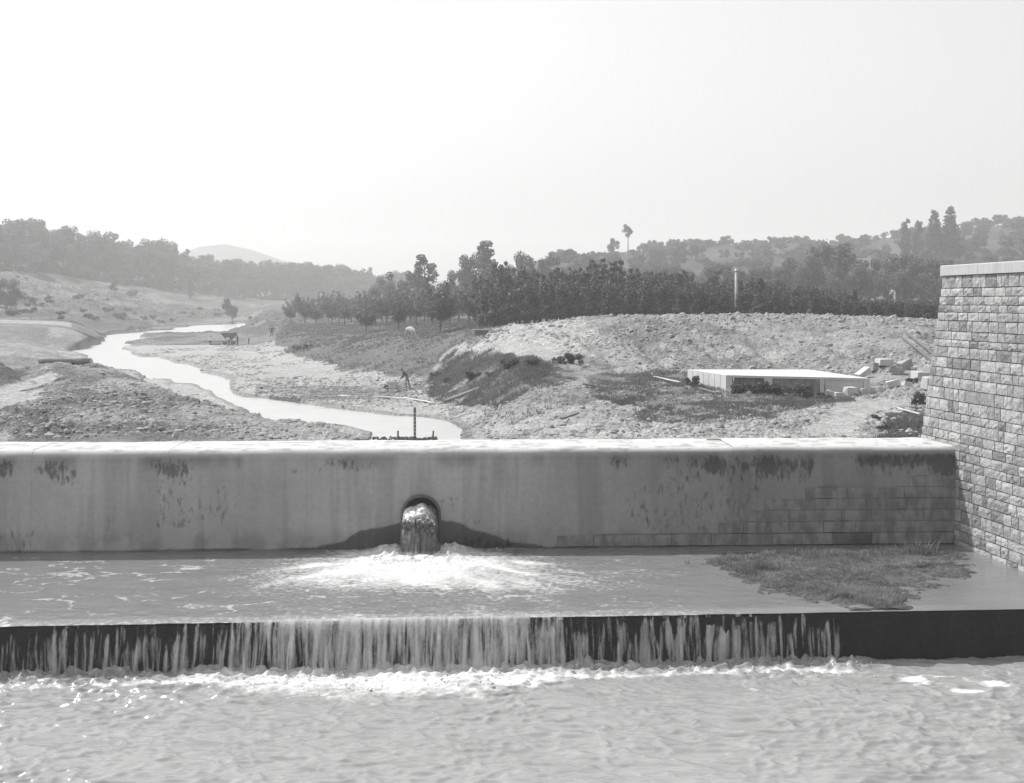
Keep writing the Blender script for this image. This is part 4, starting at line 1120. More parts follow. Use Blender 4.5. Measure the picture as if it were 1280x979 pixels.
def make_tree(kind, seed, h=1.0, nleaf=1500, lsize=.05, material='leaf_mid', trunk_r=.02):
    """a tree one metre tall (scaled when placed): returns trunk mesh, crown mesh"""
    rr = random.Random(seed)
    C = []; R = []
    tb = MB()
    def limb(p, q, r0, r1, sg=5):
        mid = (Vector(p) + Vector(q)) / 2 + Vector((rr.uniform(-.02, .02), rr.uniform(-.02, .02), 0))
        tb.tube([p, mid, q], [r0, (r0 + r1) / 2, r1], sg, caps=False)
    if kind == 'broad':
        th = rr.uniform(.22, .32); top = Vector((rr.uniform(-.05, .05), rr.uniform(-.05, .05), .8))
        tb.tube([(0, 0, -.04), (rr.uniform(-.01, .01), 0, th), top], [trunk_r * 1.3, trunk_r, trunk_r * .2], 6, caps=False)
        for k in range(15):
            a = rr.uniform(0, 6.28); z = rr.uniform(.30, .90); w = math.sin(math.pi * min(1, (z - .12) / .95)) ** .6 * rr.uniform(.12, .36)
            c = Vector((math.cos(a) * w, math.sin(a) * w, z)); C.append(c); R.append(rr.uniform(.08, .17))
            if k < 8: limb((0, 0, th * rr.uniform(.7, 1.4)), c, trunk_r * .5, trunk_r * .1)
    elif kind == 'round':       # willow-like ball
        tb.tube([(0, 0, -.04), (0, 0, .25), (.02, 0, .6)], [trunk_r * 1.5, trunk_r, trunk_r * .3], 6, caps=False)
        for k in range(24):
            a = rr.uniform(0, 6.28); z = rr.uniform(.2, .92); w = math.sqrt(max(0, 1 - ((z - .55) / .45) ** 2)) * rr.uniform(.15, .42)
            c = Vector((math.cos(a) * w, math.sin(a) * w, z)); C.append(c); R.append(rr.uniform(.08, .15))
            if k < 8: limb((0, 0, .3), c, trunk_r * .5, trunk_r * .1)
    elif kind == 'poplar':
        tb.tube([(0, 0, -.04), (0, 0, .5), (.01, 0, .97)], [trunk_r * 1.2, trunk_r * .8, trunk_r * .1], 6, caps=False)
        for k in range(26):
            z = .12 + .84 * k / 25; w = .09 * math.sin(math.pi * min(1, (z - .02) / 1.04)) ** .7
            a = rr.uniform(0, 6.28); c = Vector((math.cos(a) * w, math.sin(a) * w, z)); C.append(c); R.append(rr.uniform(.055, .095) * (1.3 - .6 * z))
            if k % 3 == 0: limb((0, 0, z - .1), c, trunk_r * .3, trunk_r * .06, 4)
    elif kind == 'conifer':
        tb.tube([(0, 0, -.04), (0, 0, .5), (0, 0, .98)], [trunk_r * 1.2, trunk_r * .8, trunk_r * .1], 6, caps=False)
        for k in range(12):
            z = .16 + .8 * k / 11; w = .20 * (1.05 - z) ** .8
            for j in range(5):
                a = j * 1.256 + k * .6 + rr.uniform(-.3, .3)
                f = rr.uniform(.5, 1.1)
                c = Vector((math.cos(a) * w * f, math.sin(a) * w * f, z - rr.uniform(0, .03))); C.append(c); R.append(.035 + .045 * (1 - z))
            if k % 2 == 0: limb((0, 0, z), C[-1], trunk_r * .25, trunk_r * .05, 4)
    elif kind == 'stone_pine':   # tall bare trunk with an egg-shaped head
        tb.tube([(0, 0, -.04), (.004, 0, .35), (0, 0, .66), (0, 0, .9)], [trunk_r, trunk_r * .8, trunk_r * .65, trunk_r * .2], 7, caps=False)
        for k in range(22):
            z = rr.uniform(.62, .97); s_ = 1 if k % 2 else -1
            w = .10 * math.sin(math.pi * (z - .57) / .48) ** .7
            c = Vector((s_ * w * rr.uniform(.3, 1), rr.uniform(-w, w), z)); C.append(c); R.append(rr.uniform(.048, .070))
    elif kind == 'sapling':
        for k in range(5):
            a = rr.uniform(0, 6.28); l = rr.uniform(.05, .17); hh_ = rr.uniform(.75, 1.0)
            p = Vector((math.cos(a) * l, math.sin(a) * l, hh_))
            tb.tube([(0, 0, -.03), p * .45 + Vector((0, 0, .02)), p], [trunk_r, trunk_r * .6, trunk_r * .15], 4, caps=False)
            for j in range(9):
                t = .22 + .78 * j / 8
                q_ = p * t; wd = .15 * (1.15 - t)
                b = rr.uniform(0, 6.28)
                c = q_ + Vector((math.cos(b) * wd, math.sin(b) * wd, 0)); C.append(c); R.append(.045 + .055 * (1 - t))
    elif kind == 'orchard':     # short trunk, spreading leafy rods
        tb.tube([(0, 0, -.03), (.01, 0, .16), (0, 0, .32)], [trunk_r * 1.3, trunk_r, trunk_r], 6, caps=False)
        for k in range(9):
            a = rr.uniform(0, 6.28); l = rr.uniform(.15, .42); hh_ = rr.uniform(.65, 1.0)
            p = Vector((math.cos(a) * l * 1.15, math.sin(a) * l * 1.15, hh_ - .35 * (l - .15))); s_ = Vector((0, 0, .24))
            limb(s_, p, trunk_r * .5, trunk_r * .1, 4)
            for j in range(6):
                t = .25 + .75 * j / 5
                c = s_ + (p - s_) * t + Vector((rr.uniform(-.05, .05), rr.uniform(-.05, .05), rr.uniform(-.06, .03))); C.append(c); R.append(.055 + .07 * (1 - t))
    elif kind == 'shrub':
        tb.tube([(0, 0, -.05), (0, 0, .4)], [trunk_r, trunk_r * .5], 5, caps=False)
        for k in range(11):
            a = rr.uniform(0, 6.28); w = rr.uniform(0, .5); z = rr.uniform(.15, .8) * (1 - .4 * w)
            C.append(Vector((math.cos(a) * w, math.sin(a) * w, z))); R.append(rr.uniform(.14, .24))
    v_, q_ = leaf_cloud(np.array([tuple(c) for c in C]), R, nleaf, lsize, seed)
    cm = np_mesh(kind + '_crown', v_, q_, smooth=False); cm.materials.append(M[material])
    tm = tb.mesh(kind + '_trunk', True); tm.materials.append(M['bark'])
    return tm, cm

def proto_set(kind, n, seed, **kw): return [make_tree(kind, seed + k, **kw) for k in range(n)]
TR = {
 'broad': proto_set('broad', 5, 10, nleaf=2600, lsize=.026, material='leaf_mid', trunk_r=.02),
 'broad_dark': proto_set('broad', 3, 30, nleaf=2600, lsize=.026, material='leaf_dark', trunk_r=.02),
 'round': proto_set('round', 4, 50, nleaf=5200, lsize=.020, material='leaf_pale', trunk_r=.025),
 'poplar': proto_set('poplar', 3, 70, nleaf=3800, lsize=.018, material='leaf_mid', trunk_r=.012),
 'conifer': proto_set('conifer', 3, 80, nleaf=3400, lsize=.018, material='leaf_mid', trunk_r=.014),
 'stone_pine': proto_set('stone_pine', 1, 90, nleaf=2400, lsize=.013, material='leaf_dark', trunk_r=.016),
 'sapling': proto_set('sapling', 7, 100, nleaf=4200, lsize=.023, material='leaf_sapling', trunk_r=.012),
 'orchard': proto_set('orchard', 5, 120, nleaf=3600, lsize=.021, material='leaf_sapling', trunk_r=.020),
 'shrub': proto_set('shrub', 4, 140, nleaf=1300, lsize=.055, material='leaf_mid', trunk_r=.03),
 'shrub_dark': proto_set('shrub', 3, 160, nleaf=1300, lsize=.05, material='leaf_dark', trunk_r=.03),
}
TN = {'broad': 'broadleaf_tree', 'broad_dark': 'broadleaf_tree', 'round': 'willow_tree', 'poplar': 'poplar_tree', 'conifer': 'conifer_tree', 'stone_pine': 'tall_tree', 'sapling': 'sapling', 'orchard': 'young_tree', 'shrub': 'shrub', 'shrub_dark': 'shrub'}
rt = random.Random(99)
def plant(kind, loc, h, w=1.0, label=None, cat='tree', group=None, lean=0.0, k=None):
    s = TR[kind]; tm, cm = s[rt.randrange(len(s)) if k is None else k % len(s)]
    e = empty(TN[kind], loc, rt.uniform(0, 6.28) if lean == 0 else 0)
    e.scale = (h * w, h * w, h)
    if lean: e.rotation_euler = (0, lean, 0)
    link('trunk', tm, None, e); link('crown', cm, None, e)
    tag(e, label, cat, group)
    return e

def interp(px, tab):
    a = sorted(tab.items()); return float(np.interp(px, [p[0] for p in a], [p[1] for p in a]))
# forest on the left hill and down the valley
TOPS = {-200: 268, 0: 277, 60: 276, 85: 282, 105: 290, 140: 292, 165: 303, 200: 302, 232: 314, 250: 320, 290: 322, 330: 325, 380: 324, 430: 328, 455: 334, 500: 338}
BASE = {-200: (330, 385), 0: (338, 398), 25: (336, 405), 111: (349, 452), 222: (355, 500), 285: (368, 545), 330: (374, 570), 400: (376, 600), 500: (374, 620)}
for row in range(4):
    px = -70 + row * 5
    while px < 500:
        dpx = rt.uniform(9, 17) if row < 2 else rt.uniform(11, 20)
        px += dpx
        Yb = interp(px, {k: v_[1] for k, v_ in BASE.items()}) + row * 22 + rt.uniform(-6, 8)
        p = on(px, Yb, -.3)
        pyb = HOR - p.z / p.y * F
        top = interp(px, TOPS)
        h = (pyb - top) * Yb / F
        if row == 0: h *= rt.uniform(.45, .80)
        elif row == 1: h *= rt.uniform(.65, .95)
        else: h *= rt.uniform(.80, 1.06)
        h = max(5, min(h, 19))
        kind = rt.choices(['broad', 'broad_dark', 'poplar', 'round'], [.6, .2, .08, .12])[0]
        plant(kind, p, h, rt.uniform(.8, 1.15) * (1 if kind != 'poplar' else 1.1), 'hazy tree in the wood along the far left hillside and valley', 'tree', 'trees of the far left wood')
px = -60
while px < 470:
    px += rt.uniform(7, 12)
    Yb = interp(px, {k: v_[1] for k, v_ in BASE.items()}) - rt.uniform(2, 10)
    plant(rt.choice(['shrub', 'round', 'shrub']), on(px, Yb, -.4), rt.uniform(2.8, 6.0), rt.uniform(.9, 1.4), 'hazy bush along the lower edge of the far left wood', 'bush', 'bushes along the edge of the far left wood')
# special trees at the left
plant('round', on(8, 258), (360 - 318) * 258 / F, 1.3, 'dark rounded tree at the left edge of the picture on the slope', 'tree')
plant('poplar', on(238, 470), (358 - 331) * 470 / F, 1.0, 'slim dark poplar at the edge of the far left wood', 'tree')
plant('broad_dark', on(293, 330), (378 - 343) * 330 / F, .7, 'dark leaning tree alone on the left slope above the river', 'tree', lean=-.35)
plant('shrub', on(165, 420), 3.2, 1.2, 'small round tree standing out in front of the far left wood', 'shrub')
plant('broad', on(143, 400), (360 - 340) * 400 / F, 1, 'small pale tree alone on the left field before the wood', 'tree')
XT = [(rt.uniform(-5, 330), rt.uniform(215, 400), rt.uniform(.7, 1.5)) for _ in range(60)]
XT = [t_ for t_ in XT if on(t_[0], t_[1]).z > float(zwater(t_[1])) + 1.2]
for (px, Y, h) in tuple(XT) + ((133, 310, 1.9), (152, 290, 2.0), (40, 290, 1.6), (62, 300, 1.5), (110, 250, 1.3), (120, 262, 1.4), (200, 330, 1.5), (215, 345, 1.3), (75, 240, 1.2), (30, 250, 1.3), (180, 300, 1.2), (250, 400, 1.6), (270, 420, 1.5), (290, 410, 1.5), (230, 380, 1.4), (12, 225, 1.2), (160, 350, 1.5), (95, 330, 1.4)):
    plant(rt.choice(['shrub', 'shrub_dark']), on(px, Y, -.1), h, 1.6, 'low dark bush dotted on the open left slope', 'bush', 'bushes on the left slope')

# saplings in nursery rows behind the spoil bank
STOP = {560: 345, 600: 343, 640: 336, 700: 336, 745: 334, 800: 337, 850: 344, 900: 345, 950: 349, 1000: 354, 1050: 362, 1100: 374, 1180: 384}
cnt = 0
for row in range(9):
    Yb = 106 + row * 4.2
    px = 575 + rt.uniform(0, 14) + (24 if row == 0 else 0)
    while px < 1185:
        pitch = 21 + row * .4
        px += pitch * rt.uniform(.75, 1.25)
        p = on(px, Yb + rt.uniform(-1, 1), -.05)
        pyb = HOR - p.z / p.y * F
        h = (pyb - interp(px, STOP)) * Yb / F
        h *= rt.uniform(.62, .85) if row < 2 else rt.uniform(.72, 1.04)
        if rt.random() < .2 and row > 1: h *= rt.uniform(1.08, 1.22)
        if cnt >= 285: break
        plant('sapling', p, max(1.6, h), rt.uniform(.85, 1.2) * max(1, 3.4 / max(1.6, h)), 'leafy sapling in the dense nursery rows behind the spoil bank', 'sapling', 'saplings in the nursery rows')
        cnt += 1
print('saplings', cnt)
# spaced young trees on the meadow
cnt = 0
OT = {350: 374, 380: 366, 410: 362, 440: 357, 470: 352, 500: 350, 560: 344, 620: 343}
for (px0, Yb) in ((362, 232), (378, 226), (395, 218), (412, 212), (430, 206), (448, 199), (466, 190), (484, 182), (503, 174), (522, 166), (543, 158), (565, 150), (588, 143), (612, 136),
                  (372, 262), (390, 254), (408, 246), (424, 240), (441, 232), (458, 224), (474, 216), (492, 208), (512, 200), (532, 190), (554, 180), (576, 170), (600, 160),
                  (384, 290), (402, 280), (420, 270), (438, 262), (456, 254), (476, 245), (496, 235), (516, 225), (538, 214), (560, 204), (584, 192),
                  (455, 158), (497, 146), (553, 126), (598, 118), (622, 120)):
    p = on(px0 + rt.uniform(-4, 4), Yb, -.05)
    pyb = HOR - p.z / p.y * F
    h = (pyb - interp(px0, OT)) * Yb / F * rt.uniform(.8, 1.02)
    plant('orchard', p, min(max(2.5, h), 6.5), rt.uniform(.85, 1.15), 'leafy young tree with a short bare trunk in spaced rows on the meadow', 'tree', 'young trees in rows on the meadow')
# trees standing up behind them
for kind, px, top, Y, w, lb in (
    ('broad', 500, 334, 250, .9, 'rounded tree rising above the young trees left of the pointed one'),
    ('poplar', 531, 319, 255, 1.5, 'pointed tree with a knobbly top above the meadow'),
    ('round', 572, 336, 260, .8, 'low pale round tree left of the tallest poplar'),
    ('broad', 587, 318, 262, .75, 'spreading tree leaning against the tallest poplar'),
    ('poplar', 606, 302, 258, 1.6, 'tallest broad poplar in the middle of the view'),
    ('broad', 636, 331, 270, .8, 'small tree just right of the tallest poplar'),
    ('broad', 655, 317, 270, .9, 'flat-topped tree behind the sapling rows right of the poplar'),
    ('broad', 684, 320, 275, .9, 'broad tree behind the sapling rows at the crest of the low hill'),
    ('broad', 716, 322, 330, .8, 'hazy tree on the low hill behind the sapling rows'),
    ('round', 480, 345, 300, .9, 'hazy round tree far behind the meadow trees')):
    p = on(px, Y, -.2); h = ((HOR - p.z / p.y * F) - top) * Y / F
    plant(kind, p, h, w, lb, 'tree')
# right hillside: willows, conifers, ridge trees, bushes
for px, top, Y, w in ((935, 336, 210, 1.0), (968, 330, 205, .9), (1002, 318, 215, .9), (1040, 304, 225, .95), (1062, 330, 200, 1.0), (1085, 322, 215, .9), (1118, 312, 205, 1.0), (1140, 338, 185, 1.0), (1163, 322, 195, 1.1), (1190, 330, 190, 1), (898, 330, 230, 1.0), (862, 338, 235, 1.0), (830, 332, 250, .9)):
    p = on(px, Y, -.2); h = ((HOR - p.z / p.y * F) - top) * Y / F
    plant('round', p, h, w, {1040: 'largest silvery willow behind the sapling rows', 1118: 'dense willow directly behind the stooping man in white', 1163: 'round willow just left of the top of the abutment'}.get(px, 'round silvery willow among others behind the sapling rows'), 'tree', 'willows behind the sapling rows')
for px, top, Y, w, k, lb in ((1133, 273, 400, .9, 0, 'leftmost of the tall pointed trees on the right hillside'), (1148, 276, 400, .9, 1, 'second tall pointed tree on the right hillside, leaning a little'), (1168, 262, 395, .95, 2, 'tall pointed tree left of the very tallest on the right hillside'), (1188, 257, 395, 1.0, 0, 'very tallest pointed tree on the right hillside')):
    p = on(px, Y, -.2); h = ((HOR - p.z / p.y * F) - top) * Y / F
    plant('conifer' if px > 1160 else 'poplar', p, h, w * (1.15 if px > 1160 else 1.0), lb, 'tree', k=k)
for px, top, lb in ((767, 298, 'small round-headed tree standing alone on the skyline'),):
    p = on(px, 475, -.1); h = ((HOR - p.z / p.y * F) - top) * 475 / F
    plant('broad_dark', p, h, 1.0, lb, 'tree')
p = on(785, 475, -.1); h = ((HOR - p.z / p.y * F) - 281) * 475 / F
plant('stone_pine', p, h, 1.15, 'tall bare-trunked tree with an egg-shaped crown on the skyline', 'tree')
plant('broad_dark', on(1050, 555), (304 - 293) * 555 / F, 1.1, 'small tree with a flat dark head alone on the right skyline', 'tree')
for k in range(95):      # ridge line
    px = 795 + k * 5.4 + rt.uniform(-3, 3)
    R, ry = 480, 317
    Yb = interp(px, {760: 480, 860: 520, 960: 550, 1060: 560, 1280: 560}) + rt.uniform(-12, 6)
    h = rt.uniform(2.2, 5.0) * (1.15 if px > 1190 else 1)
    plant(rt.choice(['shrub', 'shrub_dark', 'broad', 'broad_dark']), on(px, Yb, -.4), h, rt.uniform(1.0, 1.5), 'small tree or bush in the uneven line along the right skyline', 'tree', 'trees along the right skyline')
for k in range(14):
    px = 690 + k * 7.5 + rt.uniform(-3, 3)
    plant('shrub', on(px, interp(px, {690: 455, 790: 480}), -.3), rt.uniform(1.5, 3.2), 1.4, 'low bush on the skyline of the low middle hill', 'bush', 'bushes on the low middle hill')
for k in range(285):     # scattered over the slope
    px = rt.uniform(700, 1290); Yb = rt.uniform(255, 530)
    if px < 800 and Yb > 440: continue
    h = rt.uniform(1.6, 4.6)
    plant(rt.choice(['shrub', 'shrub', 'shrub_dark', 'broad', 'round']), on(px, Yb, -.3), h * (1.5 if px > 1080 else 1.35), rt.uniform(1.0, 1.7), 'bush or small tree scattered over the rough right hillside', 'bush', 'bushes on the right hillside')
# bushes near the platform
for px, Y, h, w, lb in ((866, 68, .85, 1.0, 'dark bush at the left end of the concrete platform'), (925, 63.5, .75, 1.6, 'low bush before the dark recess of the platform'), (948, 63, .9, 1.4, 'bush growing against the platform front left of its middle'),
                        (975, 62.5, .8, 1.7, 'wide bush before the middle of the platform front'), (1005, 61.5, .85, 1.5, 'bush before the right half of the platform front'), (1030, 60.5, .55, 1.5, 'low bush between the platform and the small stones'),
                        (1152, 57, .8, .9, 'small upright bush beside the foot of the abutment'), (1140, 68, .55, 1.2, 'small bush among the dumped stones')):
    plant('shrub', on(px, Y, -.08), h, w, lb, 'bush')
for px, Y in ((1095, 49), (1112, 50), (1130, 48.5), (1147, 50.5), (1150, 47.5), (1120, 46.5), (1105, 46.5), (1140, 53)):
    plant('shrub_dark', on(px, Y, -.08), rt.uniform(.22, .36), 1.9, 'dark low bush in the weedy patch beside the abutment foot', 'bush', 'low bushes beside the abutment foot')
for px, Y, lb in ((590, 83, 0), (615, 79, 0), (640, 76, 0), (700, 76, 0), (715, 77, 0), (665, 74, 0), (560, 88, 0), (545, 92, 0), (384, 140, 0), (372, 143, 0)):
    plant('shrub_dark', on(px, Y, -.1), rt.uniform(.5, .9), 1.5, 'dark tussock on the grassy river bank behind the dam', 'bush', 'tussocks on the grassy bank')

# labels that narrow each repeat down by its size and its neighbours
def pxof(o): return PX0 + F * o.location.x / o.location.y
def zone(v, table):
    for lim, txt in table:
        if v < lim: return txt
    return table[-1][1]
for grp in sorted({o.get('group') for o in COL.objects if o.get('group')}):
    L_ = [o for o in COL.objects if o.get('group') == grp]
    hs_ = sorted(o.scale.z for o in L_)
    def size(o, a='short', b='middling', c='tall'):
        return a if o.scale.z < hs_[len(hs_) // 3] else (b if o.scale.z < hs_[2 * len(hs_) // 3] else c)
    for o in L_:
        p_ = pxof(o); Yo = o.location.y; slim = ('narrow ' if o.scale.x < o.scale.z * .98 else 'broad ')
        if grp == 'saplings in the nursery rows':
            row_ = zone(Yo, ((108.2, 'front'), (112.4, 'second'), (116.6, 'third'), (125, 'middle'), (999, 'back')))
            z_ = zone(p_, ((640, 'at the left end of the rows'), (700, 'above the left of the sandy slope'), (760, 'above the hump of the sandy slope'), (830, 'below the bare-trunked skyline tree'), (895, 'left of the wooden pole'), (945, 'beside the wooden pole'), (1010, 'right of the wooden pole'), (1080, 'between pole and white-clad man'), (1140, 'below the white-clad man'), (9999, 'against the abutment')))
            o['label'] = '%s%s leafy sapling in the %s nursery row %s' % (slim if o.scale.x < o.scale.z * 1.0 else '', size(o), row_, z_)
        elif grp == 'trees of the far left wood':
            kind_ = {'poplar_tree': 'slender', 'willow_tree': 'rounded', 'broadleaf_tree': 'spreading'}[o.name.split('.')[0]]
            z_ = zone(p_, ((30, 'at the left edge'), (85, 'left of the notch in the wood'), (135, 'above the upper left field'), (190, 'over the field bushes'), (238, 'left of the slim dark poplar'), (285, 'before the distant hill'), (335, 'above the leaning tree'), (400, 'beyond the far river bend'), (9999, 'at the right end of the wood')))
            o['label'] = '%s%s %s hazy tree of the far wood, %s' % (slim, size(o), kind_, z_)
        elif grp == 'bushes along the edge of the far left wood':
            z_ = zone(p_, ((60, 'at the left edge'), (130, 'above the upper left field'), (190, 'over the field bushes'), (240, 'by the slim dark poplar'), (290, 'above the leaning tree'), (350, 'near the far river bend'), (9999, 'behind the meadow trees')))
            o['label'] = '%s hazy bush on the lower edge of the far wood %s' % (size(o), z_)
        elif grp == 'bushes on the left slope':
            z_ = zone(p_, ((45, 'at the left edge'), (90, 'above the pale track'), (128, 'above the pale river bank'), (170, 'above the river bend'), (220, 'left of the wagon workers'), (9999, 'near the leaning tree')))
            o['label'] = '%s low bush on the open left slope %s' % (size(o, 'small', 'middling', 'large'), z_)
        elif grp == 'young trees in rows on the meadow':
            row_ = zone(Yo, ((165, 'nearest'), (205, 'second'), (245, 'third'), (999, 'farthest')))
            z_ = zone(p_, ((385, 'at the left end of the meadow'), (425, 'left of the grazing cow'), (470, 'a little left of the cow'), (520, 'just behind the cow'), (570, 'right of the cow'), (9999, 'by the wooden bin')))
            o['label'] = '%s young tree in the %s meadow row %s' % (size(o), row_, z_)
        elif grp == 'willows behind the sapling rows' and 'among others' in o['label']:
            z_ = zone(p_, ((845, 'leftmost behind the saplings'), (880, 'second from the left'), (915, 'just left of the wooden pole'), (950, 'just right of the wooden pole'), (985, 'well right of the wooden pole'), (1020, 'left of the largest willow'), (1070, 'low at the right of the largest willow'), (1100, 'between the largest willow and the white-clad man'), (1150, 'low between man and abutment'), (9999, 'hidden behind the abutment top')))
            o['label'] = 'round silvery willow %s' % z_
        elif grp in ('trees along the right skyline', 'bushes on the right hillside', 'bushes on the low middle hill'):
            kind_ = {'shrub': 'bush', 'broadleaf_tree': 'spreading tree', 'willow_tree': 'round pale tree'}[o.name.split('.')[0]]
            z_ = zone(p_, ((760, 'left of the lone skyline trees'), (800, 'under the bare-trunked skyline tree'), (860, 'right of the bare-trunked tree'), (915, 'above the left of the wooden pole'), (960, 'above the right of the wooden pole'), (1020, 'left of the flat-headed skyline tree'), (1075, 'by the flat-headed skyline tree'), (1125, 'left of the tall pointed trees'), (1200, 'among the tall pointed trees'), (9999, 'above the abutment coping')))
            where = 'on the skyline' if 'skyline' in grp or 'middle hill' in grp else zone(Yo, ((330, 'low on the slope'), (420, 'half way up the slope'), (999, 'high on the slope')))
            o['label'] = '%s %s %s %s' % (size(o, 'small', 'middling', 'large'), kind_, where, z_)

# ------------------------------------------------------------------ poles, planks, log, platform, stones
p = on(920, 108, -.3)
t = empty('wooden_pole', p); tag(t, 'pale bare wooden pole standing on the spoil bank before the saplings', 'pole')
ht = (HOR - 336) * 108 / F - p.z
MB().tube([(0, 0, 0), (.02, 0, ht * .5), (.0, 0, ht)], [.15, .13, .11], 10).obj('shaft', M['wood_pale'], t, smooth=True)
MB().tube([(0, 0, ht - .32), (0, 0, ht - .22)], .14, 10).obj('band', M['iron'], t)

# log on the near mound
a_ = on(50, 70.5); b_ = on(114, 70.0)
zc_ = max(a_.z, b_.z) + .20
t = empty('log', (a_ + b_) / 2); tag(t, 'long grey felled log lying across the top of the near left mound', 'log')
q0 = Vector((a_.x, a_.y, zc_)) - t.location; q1 = Vector((b_.x, b_.y, zc_ + .02)) - t.location
lg = MB(); lg.tube([q0 + (q1 - q0) * s for s in (0, .2, .45, .7, 1)], [.19, .18, .175, .17, .16], 12); lg.obj('stem', M['log'], t, smooth=True)
MB().tube([q0 + (q1 - q0) * .1 + Vector((-.1, .1, -.34)), q0 + (q1 - q0) * .42 + Vector((0, .1, -.10))], [.10, .08], 8).obj('prop', M['wood_dark'], t)
for k, (q, d) in enumerate(((q0, -1), (q1, 1))):
    MB().tube([q + Vector((0, 0, 0)), q + (q1 - q0).normalized() * d * .012], .15, 12).obj('sawn_end', M['wood_pale'], t)

def plank(pa_, Ya, pb_, Yb, w, label, material='wood_pale', thick=.05, lift=.10, group=None, name='plank'):
    a = on(pa_, Ya, lift); b = on(pb_, Yb, lift)
    t = b - a; L = t.length
    o = MB().box((0, -w / 2, 0), (L, w / 2, thick)).obj(name, M[material])
    o.matrix_world = Matrix.Translation(a) @ t.to_track_quat('X', 'Z').to_matrix().to_4x4()
    b_ = o.modifiers.new('bevel', 'BEVEL'); b_.width = .006
    return tag(o, label, 'plank', group)
plank(424, 85.5, 438, 82.5, .35, 'short pale plank lying leftmost on the muddy bar')
plank(468, 83.5, 507, 81.5, .22, 'pale plank on the muddy bar pointing at the stooping man')
plank(504, 83.5, 543, 79, .20, 'pale plank lying just below the stooping man')
plank(556, 79.5, 600, 77.5, .16, 'thin plank with a dark underside right of the stooping man', thick=.10)
plank(818, 72, 850, 69.5, .18, 'pale plank lying on the grass left of the platform')
plank(872, 67.2, 896, 63.0, .18, 'dark plank leaning in the grass at the platform corner', 'wood_dark')
plank(1122, 54.5, 1150, 52.5, .10, 'thin pale lath on the weeds beside the abutment')
plank(1132, 84.5, 1172, 76, .12, 'upper of two dark rails sloping on the spoil bank by the abutment', 'wood_dark', .1, .16)
plank(1126, 83.5, 1166, 75, .12, 'lower of two dark rails sloping on the spoil bank by the abutment', 'wood_dark', .1, .16)
plank(728, 66, 748, 66, .2, 'short dark board lying on the bare earth right of the grassy bank', 'wood_dark', .08, .1)
plank(702, 52.6, 723, 55.6, .10, 'dark branch-like stick on the bare earth behind the dam', 'wood_dark', .08, .14)
plank(890, 40.6, 906, 40.75, .10, 'thin dark splinter of wood left on the dam crest', 'wood_dark', .03, 0)
bpy.data.objects[-1] if False else None
for o in COL.objects:
    if o.get('label', '').startswith('thin dark splinter'):
        o.matrix_world = Matrix.Translation((6.7, 41.3, -4.735)) @ Matrix.Rotation(.06, 4, 'Z')

# gauge post and stumps on the upstream edge of the crest
def small_post(px, h, r, label, lean=0.0, name='stump'):
    Y = 42.05; X = (px - PX0) * Y / F
    o = MB().tube([(0, 0, -.9), (lean * .5, 0, h * .5), (lean, 0, h)], [r, r * .95, r * .9], 9).obj(name, M['wood_dark'], None, smooth=False)
    o.location = (X, Y, -4.86); return tag(o, label, 'post')
Yp_ = 42.05; t = empty('gauge_post', ((518.5 - PX0) * Yp_ / F, Yp_, -4.9)); tag(t, 'dark upright gauge post with notches standing in the river edge behind the crest', 'post')
MB().box((-.042, -.04, -.9), (.042, .04, 1.22)).obj('shaft', M['wood_dark'], t)
MB().add([(-.11,-.06,0),(.11,-.06,0),(.11,.06,0),(-.11,.06,0),(-.045,-.043,.2),(.045,-.043,.2),(.045,.043,.2),(-.045,.043,.2)], [(0,3,2,1),(4,5,6,7),(0,1,5,4),(1,2,6,5),(2,3,7,6),(3,0,4,7)]).obj('foot', M['iron'], t)
nk = MB()
for k in range(7): nk.box((-.03, -.05, .22 + k * .13), (.03, -.042, .25 + k * .13))
nk.obj('mark', M['wood_pale'], t)
small_post(497.5, .36, .035, 'short leaning stump left of the gauge post', .0)
small_post(541, .36, .035, 'short stump right of the gauge post', .02)
pts = np.array([(((u - PX0) * 42.15 / F), 42.15 + .1 * random.random(), -4.83 + random.uniform(0, .09) * (1 if u < 515 or u > 530 else .4)) for u in np.concatenate([np.random.default_rng(1).uniform(462, 495, 50) , np.random.default_rng(2).uniform(493, 546, 260)])])
tag(lumps('drift_debris', pts, np.random.default_rng(3).uniform(.02, .06, len(pts)), M['wood_dark'], 5, .8), 'dark drift rubbish caught round the gauge post and stumps', 'debris', kind='stuff')

# concrete platform
pf = empty('concrete_platform', (11.7, 65.4, -4.85)); tag(pf, 'low pale concrete platform with a flat top and jointed left side', 'platform')
zt_ = -3.97 + 4.85
c0 = Vector((10.4 - 11.7, 5.5, 0)); c1 = Vector((0, 0, 0)); c2 = Vector((7.0, -2.7, 0)); c3 = Vector((5.9, 5.5, 0))
b = MB()
top = [c0, c1, c2, c3]
b.add([p_ + Vector((0, 0, zt_ - .12)) for p_ in top] + [p_ + Vector((0, 0, zt_)) for p_ in top], [(0,3,2,1),(4,5,6,7),(0,1,5,4),(1,2,6,5),(2,3,7,6),(3,0,4,7)])
b.obj('top_slab', M['slab'], pf)
nseg = 7; d = (c1 - c0); nl = Vector((d.y, -d.x, 0)).normalized()
if nl.x > 0: nl = -nl
for k in range(nseg):
    s0, s1 = k / nseg + .005, (k + 1) / nseg - .005
    a = c0 + d * s0; e = c0 + d * s1
    vs = [a + nl * .03, e + nl * .03, e - nl * .25, a - nl * .25]
    low = -.35
    MB().add([v_ + Vector((0, 0, low)) for v_ in vs] + [v_ + Vector((0, 0, zt_ - .004)) for v_ in vs], [(0,3,2,1),(4,5,6,7),(0,1,5,4),(1,2,6,5),(2,3,7,6),(3,0,4,7)]).obj('side_panel', M['slab'], pf)
